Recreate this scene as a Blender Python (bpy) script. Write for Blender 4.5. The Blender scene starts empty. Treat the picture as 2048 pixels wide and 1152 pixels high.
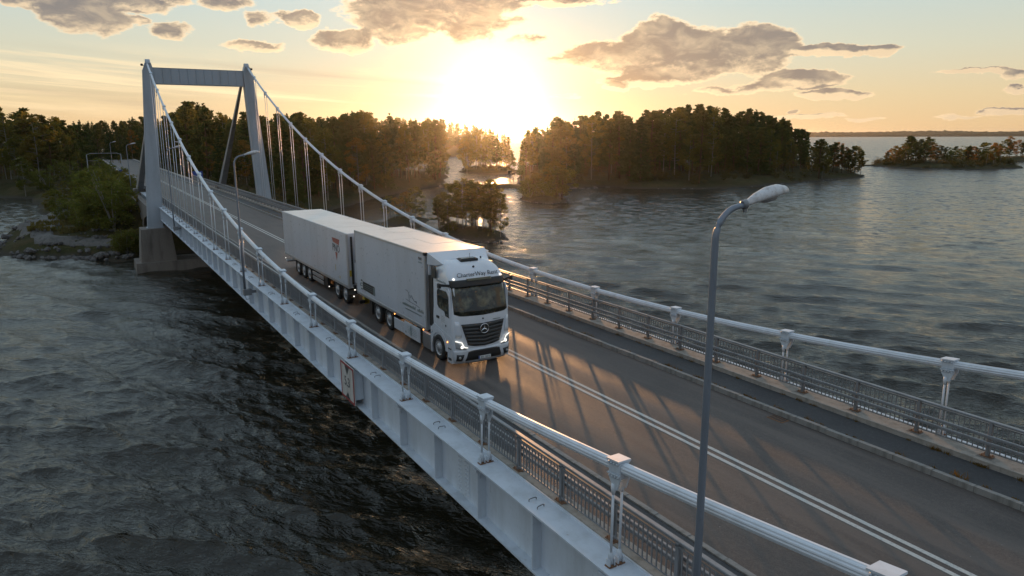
import bpy, math, random
import numpy as np
from mathutils import Vector, Matrix

S = bpy.context.scene
COL = S.collection
rad = math.radians
random.seed(7)

# ------------------------------------------------------------------ camera
CAM = Vector((93.589, -13.749, 8.125))
YAW, PITCH, ROLL, FPX = 0.54213, -0.21124, -0.0055, 1417.0
fw = Vector((-math.cos(YAW) * math.cos(PITCH), math.sin(YAW) * math.cos(PITCH), math.sin(PITCH)))
rt = fw.cross(Vector((0, 0, 1))).normalized()
up = rt.cross(fw)
rt, up = rt * math.cos(ROLL) + up * math.sin(ROLL), up * math.cos(ROLL) - rt * math.sin(ROLL)
cd = bpy.data.cameras.new('camera')
cam = bpy.data.objects.new('camera', cd)
COL.objects.link(cam)
cam.matrix_world = Matrix(((rt.x, up.x, -fw.x, CAM.x), (rt.y, up.y, -fw.y, CAM.y), (rt.z, up.z, -fw.z, CAM.z), (0, 0, 0, 1)))
cd.sensor_width = 36.0
cd.lens = FPX / 2048 * 36.0
cd.clip_start, cd.clip_end = 0.3, 30000
S.camera = cam
WZ = -7.5            # lake level; the carriageway is at -0.22

def ray(px, py):
    return (fw + rt * ((px - 1024) / FPX) - up * ((py - 576) / FPX)).normalized()

def ground(px, py, z=WZ):
    """the spot of ground / water a survey of the photograph puts here"""
    d = ray(px, py)
    return CAM + d * ((z - CAM.z) / d.z)

def azel(px, py):
    d = ray(px, py)
    return math.atan2(d.y, -d.x), math.asin(d.z)

# ------------------------------------------------------------------ world
SUN_AZ, SUN_EL = 0.5168, rad(2.35)
SUN = Vector((-math.cos(SUN_AZ) * math.cos(SUN_EL), math.sin(SUN_AZ) * math.cos(SUN_EL), math.sin(SUN_EL)))
W = bpy.data.worlds.new('World')
S.world = W
W.use_nodes = True
wt = W.node_tree
for n in list(wt.nodes):
    wt.nodes.remove(n)

class NB:
    """small helper for building shader node graphs"""
    def __init__(s, tree):
        s.t = tree
    def n(s, typ, **kw):
        x = s.t.nodes.new(typ)
        for k, v in kw.items():
            setattr(x, k, v)
        return x
    def l(s, a, b):
        s.t.links.new(a, b)
    def val(s, inp, v):
        if hasattr(v, 'is_output') or isinstance(v, bpy.types.NodeSocket):
            s.l(v, inp)
        else:
            inp.default_value = v
    def m(s, op, a, b=0.0, c=0.0, clamp=False):
        x = s.n('ShaderNodeMath', operation=op)
        x.use_clamp = clamp
        s.val(x.inputs[0], a); s.val(x.inputs[1], b); s.val(x.inputs[2], c)
        return x.outputs[0]
    def v(s, op, a, b=(0, 0, 0), out=0):
        x = s.n('ShaderNodeVectorMath', operation=op)
        s.val(x.inputs[0], a)
        if op == 'SCALE':
            s.val(x.inputs['Scale'], b)
        else:
            s.val(x.inputs[1], b)
        return x.outputs[out]
    def noise(s, vec, scale, detail=3.0, rough=0.5, dist=0.0, out='Fac'):
        x = s.n('ShaderNodeTexNoise')
        if vec is not None:
            s.l(vec, x.inputs['Vector'])
        x.inputs['Scale'].default_value = scale
        x.inputs['Detail'].default_value = detail
        x.inputs['Roughness'].default_value = rough
        x.inputs['Distortion'].default_value = dist
        return x.outputs[out]
    def ramp(s, fac, stops, interp='LINEAR'):
        x = s.n('ShaderNodeValToRGB')
        x.color_ramp.interpolation = interp
        els = x.color_ramp.elements
        while len(els) < len(stops):
            els.new(0.5)
        for e, (p, c) in zip(els, stops):
            e.position = p
            e.color = (c[0], c[1], c[2], 1) if hasattr(c, '__len__') else (c, c, c, 1)
        s.val(x.inputs[0], fac)
        return x.outputs[0]
    def mix(s, fac, a, b, mode='MIX'):
        x = s.n('ShaderNodeMix', data_type='RGBA', blend_type=mode)
        s.val(x.inputs[0], fac)
        for inp, v in ((x.inputs[6], a), (x.inputs[7], b)):
            if isinstance(v, tuple):
                v = (*v, 1) if len(v) == 3 else v
            s.val(inp, v)
        return x.outputs[2]
    def sstep(s, x, a, b):
        y = s.n('ShaderNodeMapRange', interpolation_type='SMOOTHSTEP')
        s.val(y.inputs[0], x)
        y.inputs[1].default_value = a
        y.inputs[2].default_value = b
        return y.outputs[0]

w = NB(wt)
geo = w.n('ShaderNodeTexCoord').outputs['Generated']
sky = w.n('ShaderNodeTexSky', sky_type='NISHITA')
sky.sun_disc = False
sky.sun_elevation = SUN_EL
sky.sun_rotation = math.atan2(SUN.x, SUN.y)
sky.altitude = 100
sky.air_density, sky.dust_density, sky.ozone_density = 1.0, 1.2, 1.6
sep = w.n('ShaderNodeSeparateXYZ'); w.l(geo, sep.inputs[0])
az = w.m('ARCTAN2', sep.outputs[1], w.m('MULTIPLY', sep.outputs[0], -1.0))
el = w.m('ARCSINE', sep.outputs[2])
# thin haze of the evening sky: cream and amber low down, pale blue green above
elp = w.m('MAXIMUM', el, 0.0)
veil = w.ramp(w.m('MULTIPLY', elp, 1 / 1.2), [(0.0, (0.78, 0.52, 0.26)), (0.04, (0.72, 0.57, 0.34)), (0.085, (0.62, 0.61, 0.47)),
              (0.15, (0.48, 0.60, 0.60)), (0.30, (0.42, 0.57, 0.68)), (1.0, (0.38, 0.50, 0.66))])
dotn = w.n('ShaderNodeVectorMath', operation='DOT_PRODUCT')
w.l(geo, dotn.inputs[0]); dotn.inputs[1].default_value = SUN
sd = w.m('ARCCOSINE', w.m('MINIMUM', dotn.outputs['Value'], 0.999999))      # angle from the sun
back = w.m('MULTIPLY_ADD', w.m('COSINE', sd), 0.13, 0.87)                        # the sky is a little dimmer opposite the sun
glow = w.m('EXPONENT', w.m('MULTIPLY', w.m('POWER', w.m('DIVIDE', sd, 0.042), 1.15), -1.0))
halo = w.m('EXPONENT', w.m('MULTIPLY', w.m('DIVIDE', sd, 0.24), -1.0))
cool = w.m('MULTIPLY', w.sstep(w.m('MULTIPLY', w.m('COSINE', sd), -1.0), -0.55, 0.6), w.m('SUBTRACT', 1.0, w.sstep(el, 0.25, 0.8)))
skyc = w.v('SCALE', w.mix(w.m('MULTIPLY', cool, 0.85), veil, (0.40, 0.49, 0.62)), back)
# streaky high cloud low on the left
s_uv = w.n('ShaderNodeCombineXYZ')
w.l(w.m('MULTIPLY', az, 1.3), s_uv.inputs[0])
w.l(w.m('MULTIPLY', w.m('ADD', el, w.m('MULTIPLY', az, 0.062)), 26.0), s_uv.inputs[1])
stre = w.noise(s_uv.outputs[0], 1.6, 5, 0.62, 0.4)
band = w.m('MULTIPLY', w.sstep(el, 0.015, 0.05), w.m('SUBTRACT', 1.0, w.sstep(el, 0.075, 0.115)))
bandx = w.m('SUBTRACT', 1.0, w.sstep(az, 0.42, 0.58))
stf = w.m('MULTIPLY', w.m('MULTIPLY', w.sstep(stre, 0.46, 0.62), band), bandx)
skyc = w.mix(w.m('MULTIPLY', stf, 0.75), skyc, (1.05, 0.82, 0.50))
std = w.m('MULTIPLY', w.m('MULTIPLY', w.sstep(w.noise(s_uv.outputs[0], 1.1, 4, 0.6, 0.3), 0.5, 0.68), band), bandx)
skyc = w.mix(w.m('MULTIPLY', std, 0.6), skyc, (0.46, 0.36, 0.25))
# light scattered forward round the sun
gl = w.v('SCALE', (1.0, 0.86, 0.64), w.m('MULTIPLY', glow, 1.9))
gl.node.inputs[0].default_value = (1.0, 0.90, 0.74)
hl = w.v('SCALE', (1.0, 0.62, 0.30), w.m('MULTIPLY', halo, 0.155))
hl.node.inputs[0].default_value = (1.0, 0.86, 0.70)
skyc = w.v('ADD', skyc, w.v('ADD', gl, hl))
# cumulus: (px, py, half width, half height, weight) surveyed, then drifting ones all round the sky
def cloud_field(specs, warp):
    tot = None
    for (px, py, hw, hh, wt_) in specs:
        a, e = azel(px, py)
        dx = w.m('DIVIDE', w.m('SUBTRACT', warp[0], a), hw / FPX)
        dy = w.m('DIVIDE', w.m('SUBTRACT', warp[1], e), hh / FPX)
        r2 = w.m('ADD', w.m('MULTIPLY', dx, dx), w.m('MULTIPLY', dy, dy))
        f = w.m('MULTIPLY', w.m('SUBTRACT', 1.0, r2), wt_)
        f = w.m('MAXIMUM', f, -3.0)
        tot = f if tot is None else w.m('SMOOTH_MAX', tot, f, 0.5)
    return tot
cuv = w.n('ShaderNodeCombineXYZ')
w.l(w.m('MULTIPLY', az, 1.0), cuv.inputs[0]); w.l(w.m('MULTIPLY', el, 2.0), cuv.inputs[1])
nA = w.noise(cuv.outputs[0], 9.0, 6, 0.62, 0.2)
nB = w.noise(w.v('ADD', cuv.outputs[0], (5.3, 2.1, 0)), 22.0, 6, 0.62, 0.1)
wx = w.m('ADD', az, w.m('MULTIPLY', w.m('SUBTRACT', nA, 0.5), 0.05))
wy = w.m('ADD', el, w.m('MULTIPLY', w.m('SUBTRACT', nB, 0.5), 0.022))
SPEC = [(150, 12, 62, 42, 1.0), (205, 42, 45, 22, .7), (270, 8, 60, 16, .7), (45, 2, 32, 12, .8), (345, 62, 38, 14, .65), (275, 42, 15, 8, .5),
        (460, 4, 45, 16, .5), (520, 36, 30, 14, .5), (600, 37, 38, 16, .9), (510, 93, 48, 9, .6), (350, 0, 26, 10, .4),
        (860, 10, 165, 52, 1.25), (790, 40, 75, 45, 1.0), (690, 82, 62, 22, 1.0), (930, 55, 60, 30, .7), (985, 40, 45, 18, .7), (1110, 4, 110, 9, .8), (1040, 42, 18, 10, .5),
        (1350, 108, 130, 52, 1.3), (1330, 70, 55, 34, 1.0), (1510, 98, 85, 44, 1.3), (1220, 112, 95, 28, 1.0), (1640, 101, 95, 11, 1.3), (1740, 102, 55, 8, 1.2),
        (1290, 162, 95, 13, 1.1), (1235, 176, 28, 7, 1.0), (1600, 158, 85, 20, 1.25), (1665, 190, 62, 10, 1.3), (1130, 120, 45, 9, .6), (1560, 172, 80, 9, .5), (1440, 182, 60, 7, .4), (1780, 104, 14, 7, .4), (1055, 78, 40, 8, .4),
        (1960, 143, 62, 5, 1.1), (2040, 150, 24, 10, .8), (2035, 180, 20, 6, .8), (2015, 224, 52, 7, 1.2), (1620, 232, 60, 4.5, .9), (1730, 237, 28, 3.5, .9), (1595, 222, 12, 4, .5), (1910, 235, 28, 2.5, .4),
        (1128, 192, 30, 3, .35)]
cf = cloud_field(SPEC, (wx, wy))
# the same field a little nearer the sun tells which edges face the light
SHX, SHY = 0.003, -0.0055
cf_s = cloud_field(SPEC, (w.m('ADD', wx, w.m('MULTIPLY', w.m('SIGN', w.m('SUBTRACT', SUN_AZ, az)), SHX)), w.m('ADD', wy, SHY)))
cuv_s = w.v('ADD', cuv.outputs[0], (0.0, -0.011, 0.0))
# the rest of the sky carries the same scattered fair-weather clouds
rest = w.m('SUBTRACT', w.noise(w.v('MULTIPLY', cuv.outputs[0], (1.0, 1.0, 1.0)), 4.2, 6, 0.6, 0.3), 0.60)
outside = w.m('ADD', w.sstep(w.m('ABSOLUTE', w.m('SUBTRACT', az, 0.54)), 0.68, 0.80), w.sstep(el, 0.23, 0.30), clamp=True)
rest = w.m('SUBTRACT', w.m('MULTIPLY', w.m('MULTIPLY', rest, 7.0), outside), w.m('MULTIPLY', w.m('SUBTRACT', 1.0, outside), 3.0))
cf = w.m('MAXIMUM', cf, rest)
nC = w.noise(w.v('ADD', cuv.outputs[0], (1.3, 7.7, 0)), 30.0, 8, 0.66, 0.3)
nE = w.noise(w.v('ADD', cuv.outputs[0], (9.1, 4.2, 0)), 24.0, 5, 0.6, 0.5)
nD = w.noise(w.v('ADD', cuv.outputs[0], (3.3, 1.7, 0)), 11.0, 4, 0.55, 0.2)
noise_t = w.m('ADD', w.m('MULTIPLY', w.m('SUBTRACT', nC, 0.5), 2.5), w.m('MULTIPLY', w.m('SUBTRACT', nD, 0.5), 1.3))
nC_s = w.noise(w.v('ADD', cuv_s, (1.3, 7.7, 0)), 30.0, 4, 0.66, 0.3)
dens = w.m('ADD', w.m('MULTIPLY', cf, 1.6), noise_t)
dens_s = w.m('ADD', w.m('MULTIPLY', cf_s, 1.6), w.m('ADD', w.m('MULTIPLY', w.m('SUBTRACT', nC_s, 0.5), 2.5), w.m('MULTIPLY', w.m('SUBTRACT', nD, 0.5), 1.3)))
lit = w.sstep(w.m('SUBTRACT', dens, dens_s), 0.10, 1.3)
calpha = w.sstep(dens, -0.25, 0.30)
core = w.m('MULTIPLY', w.m('MULTIPLY', w.sstep(dens, -0.08, 0.55), w.m('MULTIPLY_ADD', w.sstep(nE, 0.30, 0.62), 0.30, 0.70)), w.m('SUBTRACT', 1.0, w.m('MULTIPLY', lit, 0.75)))
near = w.m('EXPONENT', w.m('MULTIPLY', w.m('DIVIDE', sd, 0.22), -1.0))
rim = w.mix(near, (0.88, 0.66, 0.42), (2.0, 1.5, 0.85))
body = w.mix(near, (0.175, 0.165, 0.175), (0.42, 0.28, 0.16))
body = w.mix(w.m('MULTIPLY', w.sstep(nD, 0.4, 0.7), 0.45), body, (0.27, 0.225, 0.20))
cc = w.mix(core, rim, body)
skyc = w.mix(w.m('MULTIPLY', calpha, 0.93), skyc, cc)
painted = skyc
nish = w.v('SCALE', sky.outputs[0], 0.08)
total = w.v('ADD', w.v('SCALE', painted, 9.6), nish)
bg = w.n('ShaderNodeBackground'); w.l(total, bg.inputs[0]); bg.inputs[1].default_value = 0.1
wo = w.n('ShaderNodeOutputWorld'); w.l(bg.outputs[0], wo.inputs[0])

# ------------------------------------------------------------------ sun
sl = bpy.data.lights.new('sun', 'SUN')
sl.energy = 5.0
sl.color = (1.0, 0.50, 0.20)
sl.angle = rad(0.55)
so = bpy.data.objects.new('sun', sl)
COL.objects.link(so)
so.rotation_euler = SUN.to_track_quat('Z', 'Y').to_euler()
S.view_settings.view_transform = 'Standard'
S.view_settings.look = 'None'
S.view_settings.exposure = 0.18
S.view_settings.gamma = 1.0
S.view_settings.use_curve_mapping = False
S.cycles.use_denoising = True
S.cycles.max_bounces = 6
S.cycles.diffuse_bounces = 3
S.cycles.glossy_bounces = 3
S.cycles.transmission_bounces = 4
S.cycles.volume_bounces = 0
S.cycles.transparent_max_bounces = 8
S.cycles.caustics_reflective = False
S.cycles.caustics_refractive = False

# ------------------------------------------------------------------ materials
MATS = {}
def mat(name, base=(0.5, 0.5, 0.5), rough=0.6, metal=0.0, spec=0.5, build=None, emit=None, coat=0.0):
    if name in MATS:
        return MATS[name]
    m = bpy.data.materials.new(name)
    m.use_nodes = True
    nt = m.node_tree
    b = nt.nodes['Principled BSDF']
    b.inputs['Base Color'].default_value = (*base, 1)
    b.inputs['Roughness'].default_value = rough
    b.inputs['Metallic'].default_value = metal
    b.inputs['Specular IOR Level'].default_value = spec
    b.inputs['Coat Weight'].default_value = coat
    b.inputs['Coat Roughness'].default_value = 0.08
    if emit:
        b.inputs['Emission Color'].default_value = (*emit[0], 1)
        b.inputs['Emission Strength'].default_value = emit[1]
    if build:
        build(NB(nt), b)
    MATS[name] = m
    return m

def painted_b(base, dirt, amt=0.5, rust=False, bump=0.0, scale=1.0):
    def f(g, b):
        p = g.n('ShaderNodeTexCoord').outputs['Object']
        st = g.v('MULTIPLY', p, (1.0, 1.0, 0.18))
        n1 = g.noise(st, 1.6 * scale, 6, 0.6)
        n2 = g.noise(p, 9 * scale, 6, 0.65)
        c = g.mix(g.m('MULTIPLY', g.sstep(n1, 0.42, 0.75), amt), base, dirt)
        c = g.mix(g.m('MULTIPLY', g.sstep(n2, 0.52, 0.8), amt * 0.7), c, dirt)
        if rust:
            n3 = g.noise(g.v('MULTIPLY', p, (1.6, 1.6, 0.5)), 2.3, 8, 0.72)
            c = g.mix(g.m('MULTIPLY', g.sstep(n3, 0.63, 0.73), 0.7), c, (0.16, 0.075, 0.03))
        g.l(c, b.inputs['Base Color'])
        g.l(g.m('MULTIPLY_ADD', n2, 0.25, b.inputs['Roughness'].default_value - 0.1), b.inputs['Roughness'])
        if bump:
            bp = g.n('ShaderNodeBump'); bp.inputs['Strength'].default_value = bump; bp.inputs['Distance'].default_value = 0.02
            g.l(n2, bp.inputs['Height']); g.l(bp.outputs[0], b.inputs['Normal'])
    return f

M_STEEL = mat('painted_steel', (0.60, 0.64, 0.68), 0.42, build=painted_b((0.56, 0.62, 0.68), (0.30, 0.33, 0.34), 0.45, True))
M_PYLON = mat('pylon_steel', (0.36, 0.40, 0.45), 0.5, build=painted_b((0.36, 0.405, 0.45), (0.22, 0.25, 0.27), 0.5, False, 0, 0.5))
M_CABLE = mat('cable_paint', (0.60, 0.65, 0.70), 0.35, build=painted_b((0.60, 0.65, 0.70), (0.36, 0.38, 0.38), 0.4, False, 0, 1.5))
M_GALV = mat('galvanized_rail', (0.22, 0.23, 0.24), 0.42, 0.35, build=painted_b((0.23, 0.24, 0.25), (0.12, 0.12, 0.12), 0.6, False, 0, 2))
M_POLE = mat('lamp_pole_steel', (0.20, 0.23, 0.27), 0.45, 0.3, build=painted_b((0.20, 0.23, 0.27), (0.12, 0.13, 0.14), 0.5, False, 0, 2))
M_LHEAD = mat('lamp_head_paint', (0.6, 0.6, 0.6), 0.4, build=painted_b((0.60, 0.60, 0.60), (0.20, 0.15, 0.11), 0.9, False, 0, 3.5))
M_CONC = mat('weathered_concrete', (0.24, 0.22, 0.20), 0.85, build=painted_b((0.185, 0.168, 0.148), (0.07, 0.062, 0.052), 0.8, False, 0.5, 0.8))
M_CONCW = mat('edge_concrete', (0.34, 0.31, 0.27), 0.85, build=painted_b((0.33, 0.30, 0.26), (0.13, 0.12, 0.10), 0.7, False, 0.4, 2))
M_KERB = mat('kerb_granite', (0.26, 0.25, 0.23), 0.8, build=painted_b((0.25, 0.24, 0.22), (0.11, 0.105, 0.09), 0.7, False, 0.4, 3))
M_RUST = mat('rusty_steel', (0.16, 0.08, 0.04), 0.8, build=painted_b((0.20, 0.10, 0.05), (0.09, 0.06, 0.04), 0.7, False, 0, 4))
M_GLASSL = mat('lamp_glass', (0.3, 0.3, 0.3), 0.2)

def asphalt_b(c1, c2, track=False):
    def f(g, b):
        p = g.n('ShaderNodeTexCoord').outputs['Object']
        n1 = g.noise(p, 38, 4, 0.75)
        n2 = g.noise(p, 0.35, 5, 0.6)
        n3 = g.noise(g.v('MULTIPLY', p, (0.12, 1.6, 1)), 1.0, 4, 0.6)
        c = g.mix(g.sstep(n1, 0.33, 0.72), c1, c2)
        c = g.mix(g.m('MULTIPLY', g.sstep(g.noise(p, 9, 5, 0.8), 0.45, 0.75), 0.6), c, tuple(v * 1.45 for v in c2))
        c = g.mix(g.m('MULTIPLY', g.sstep(n2, 0.4, 0.7), 0.45), c, tuple(v * 0.6 for v in c1))
        if track:
            c = g.mix(g.m('MULTIPLY', g.sstep(n3, 0.42, 0.66), 0.6), c, tuple(v * 1.3 for v in c2))
        spk = g.sstep(g.noise(p, 11.0, 2, 0.4), 0.80, 0.83)
        c = g.mix(spk, c, (0.35, 0.33, 0.30))
        g.l(c, b.inputs['Base Color'])
        bp = g.n('ShaderNodeBump'); bp.inputs['Strength'].default_value = 0.45; bp.inputs['Distance'].default_value = 0.012
        g.l(n1, bp.inputs['Height']); g.l(bp.outputs[0], b.inputs['Normal'])
        g.l(g.m('MULTIPLY_ADD', n3, 0.25, 0.53), b.inputs['Roughness'])
    return f
M_ROAD = mat('road_asphalt', (0.06, 0.055, 0.05), 0.62, build=asphalt_b((0.050, 0.041, 0.036), (0.100, 0.082, 0.070), True))
M_WALK = mat('walkway_asphalt', (0.05, 0.05, 0.05), 0.85, spec=0.3, build=asphalt_b((0.045, 0.045, 0.047), (0.08, 0.08, 0.08)))
def line_b(g, b):
    p = g.n('ShaderNodeTexCoord').outputs['Object']
    c = g.mix(g.m('MULTIPLY', g.sstep(g.noise(p, 14, 5, 0.7), 0.45, 0.8), 0.75), (0.52, 0.51, 0.47), (0.14, 0.135, 0.13))
    g.l(c, b.inputs['Base Color'])
M_LINE = mat('road_paint', (0.5, 0.5, 0.47), 0.7, build=line_b)

# ------------------------------------------------------------------ mesh helpers
class MB:
    def __init__(s):
        s.v = []; s.f = []; s.mi = []; s.m = 0; s.sm = []; s.smooth = False
    def add(s, vs, fs):
        o = len(s.v)
        s.v.extend([tuple(v) for v in vs])
        for f in fs:
            s.f.append(tuple(i + o for i in f)); s.mi.append(s.m); s.sm.append(s.smooth)
        return s
    def box(s, x0, x1, y0, y1, z0, z1):
        vs = [(x0, y0, z0), (x1, y0, z0), (x1, y1, z0), (x0, y1, z0), (x0, y0, z1), (x1, y0, z1), (x1, y1, z1), (x0, y1, z1)]
        return s.add(vs, [(0, 3, 2, 1), (4, 5, 6, 7), (0, 1, 5, 4), (1, 2, 6, 5), (2, 3, 7, 6), (3, 0, 4, 7)])
    def cbox(s, x0, x1, y0, y1, z0, z1, c=0.02):
        """box with chamfered edges"""
        X = (x0, x1); Y = (y0, y1); Z = (z0, z1)
        vs = []; idx = {}
        for i in (0, 1):
            for j in (0, 1):
                for k in (0, 1):
                    sx = c if i == 0 else -c; sy = c if j == 0 else -c; sz = c if k == 0 else -c
                    for a, o in enumerate(((0, sy, sz), (sx, 0, sz), (sx, sy, 0))):
                        idx[(i, j, k, a)] = len(vs)
                        vs.append((X[i] + o[0], Y[j] + o[1], Z[k] + o[2]))
        fs = []
        q = lambda i, j, k, a: idx[(i, j, k, a)]
        for i in (0, 1):
            f = [q(i, 0, 0, 0), q(i, 1, 0, 0), q(i, 1, 1, 0), q(i, 0, 1, 0)]; fs.append(f if i else f[::-1])
        for j in (0, 1):
            f = [q(0, j, 0, 1), q(0, j, 1, 1), q(1, j, 1, 1), q(1, j, 0, 1)]; fs.append(f if j else f[::-1])
        for k in (0, 1):
            f = [q(0, 0, k, 2), q(1, 0, k, 2), q(1, 1, k, 2), q(0, 1, k, 2)]; fs.append(f if k else f[::-1])
        for j in (0, 1):
            for k in (0, 1):
                f = [q(0, j, k, 1), q(1, j, k, 1), q(1, j, k, 2), q(0, j, k, 2)]; fs.append(f if j == k else f[::-1])
        for i in (0, 1):
            for k in (0, 1):
                f = [q(i, 0, k, 0), q(i, 1, k, 0), q(i, 1, k, 2), q(i, 0, k, 2)]; fs.append(f if i != k else f[::-1])
        for i in (0, 1):
            for j in (0, 1):
                f = [q(i, j, 0, 0), q(i, j, 1, 0), q(i, j, 1, 1), q(i, j, 0, 1)]; fs.append(f if i == j else f[::-1])
        for i in (0, 1):
            for j in (0, 1):
                for k in (0, 1):
                    f = [q(i, j, k, 0), q(i, j, k, 1), q(i, j, k, 2)]; fs.append(f if (i + j + k) % 2 else f[::-1])
        return s.add(vs, fs)
    def prism(s, pts2, axis, a0, a1):
        """extrude a 2D polygon along an axis ('x': (y,z), 'y': (x,z), 'z': (x,y))"""
        def P(p, a):
            return {'x': (a, p[0], p[1]), 'y': (p[0], a, p[1]), 'z': (p[0], p[1], a)}[axis]
        n = len(pts2)
        vs = [P(p, a0) for p in pts2] + [P(p, a1) for p in pts2]
        fs = [tuple(range(n))[::-1], tuple(range(n, 2 * n))] + [(i, (i + 1) % n, (i + 1) % n + n, i + n) for i in range(n)]
        return s.add(vs, fs)
    def frame(s, d):
        d = Vector(d).normalized()
        a = Vector((0, 0, 1)) if abs(d.z) < 0.9 else Vector((1, 0, 0))
        x = a.cross(d).normalized()
        return x, d.cross(x)
    def tube(s, pts, r, n=8, cap=True):
        pts = [Vector(p) for p in pts]
        rs = r if hasattr(r, '__len__') else [r] * len(pts)
        vs = []
        fs = []
        for i, p in enumerate(pts):
            d = (pts[min(i + 1, len(pts) - 1)] - pts[max(i - 1, 0)])
            x, y = s.frame(d)
            for k in range(n):
                a = 2 * math.pi * k / n
                vs.append(p + (x * math.cos(a) + y * math.sin(a)) * rs[i])
        for i in range(len(pts) - 1):
            for k in range(n):
                fs.append((i * n + k, i * n + (k + 1) % n, (i + 1) * n + (k + 1) % n, (i + 1) * n + k))
        if cap:
            fs.append(tuple(range(n))[::-1]); fs.append(tuple((len(pts) - 1) * n + k for k in range(n)))
        sm = s.smooth; s.smooth = n > 5
        s.add(vs, fs); s.smooth = sm
        return s
    def bar(s, a, b, wy, wz, up=(0, 0, 1)):
        """rectangular bar from a to b; wy across, wz along up"""
        a, b = Vector(a), Vector(b)
        d = (b - a).normalized()
        x = Vector(up).cross(d)
        if x.length < 1e-4:
            x = Vector((0, 1, 0))
        x.normalize(); z = d.cross(x)
        vs = []
        for p in (a, b):
            for sx, sz in ((-1, -1), (1, -1), (1, 1), (-1, 1)):
                vs.append(p + x * sx * wy / 2 + z * sz * wz / 2)
        return s.add(vs, [(3, 2, 1, 0), (4, 5, 6, 7), (0, 1, 5, 4), (1, 2, 6, 5), (2, 3, 7, 6), (3, 0, 4, 7)])
    def lathe(s, prof, axis='z', c=(0, 0, 0), n=20):
        """prof: (radius, height) pairs"""
        vs = []; fs = []
        for r, h in prof:
            for k in range(n):
                a = 2 * math.pi * k / n
                u, v_ = r * math.cos(a), r * math.sin(a)
                vs.append({'z': (c[0] + u, c[1] + v_, c[2] + h), 'y': (c[0] + u, c[1] + h, c[2] + v_), 'x': (c[0] + h, c[1] + u, c[2] + v_)}[axis])
        for i in range(len(prof) - 1):
            for k in range(n):
                fs.append((i * n + k, i * n + (k + 1) % n, (i + 1) * n + (k + 1) % n, (i + 1) * n + k))
        sm = s.smooth; s.smooth = True
        s.add(vs, fs); s.smooth = sm
        return s
    def mesh(s, name, mats):
        me = bpy.data.meshes.new(name)
        me.from_pydata(s.v, [], s.f)
        for m in (mats if isinstance(mats, (list, tuple)) else [mats]):
            me.materials.append(m)
        me.polygons.foreach_set('material_index', s.mi)
        me.polygons.foreach_set('use_smooth', s.sm)
        me.update()
        return me
    def build(s, name, mats, parent=None, **tags):
        o = bpy.data.objects.new(name, s.mesh(name, mats))
        return place(o, parent, **tags)

def place(o, parent=None, label=None, cat=None, group=None, kind=None, loc=None):
    COL.objects.link(o)
    if parent is not None:
        o.parent = parent
    if loc is not None:
        o.location = loc
    if label: o['label'] = label
    if cat: o['category'] = cat
    if group: o['group'] = group
    if kind: o['kind'] = kind
    return o
def empty(name, loc=(0, 0, 0), **tags):
    o = bpy.data.objects.new(name, None)
    return place(o, None, loc=loc, **tags)
def inst(name, me, parent, loc=(0, 0, 0), rot=None, scale=None, **tags):
    o = bpy.data.objects.new(name, me)
    place(o, parent, loc=loc, **tags)
    if rot: o.rotation_euler = rot
    if scale: o.scale = scale
    return o
def ordinal(n):
    w_ = ['first', 'second', 'third', 'fourth', 'fifth', 'sixth', 'seventh', 'eighth', 'ninth', 'tenth', 'eleventh', 'twelfth', 'thirteenth',
          'fourteenth', 'fifteenth', 'sixteenth', 'seventeenth', 'eighteenth', 'nineteenth', 'twentieth', 'twenty-first', 'twenty-second', 'twenty-third', 'twenty-fourth', 'twenty-fifth']
    return w_[n - 1]
def text_mesh(body, size, m, name='lettering', shear=0.0, depth=0.003, space=1.0):
    cu = bpy.data.curves.new(name, 'FONT')
    cu.body = body; cu.size = size; cu.extrude = depth; cu.shear = shear; cu.align_x = 'CENTER'; cu.space_character = space
    cu.resolution_u = 3
    o = bpy.data.objects.new('tmp_text', cu)
    COL.objects.link(o)
    dg = bpy.context.evaluated_depsgraph_get()
    me = bpy.data.meshes.new_from_object(o.evaluated_get(dg))
    bpy.data.objects.remove(o)
    me.name = name
    me.materials.clear(); me.materials.append(m)
    return me

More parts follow.
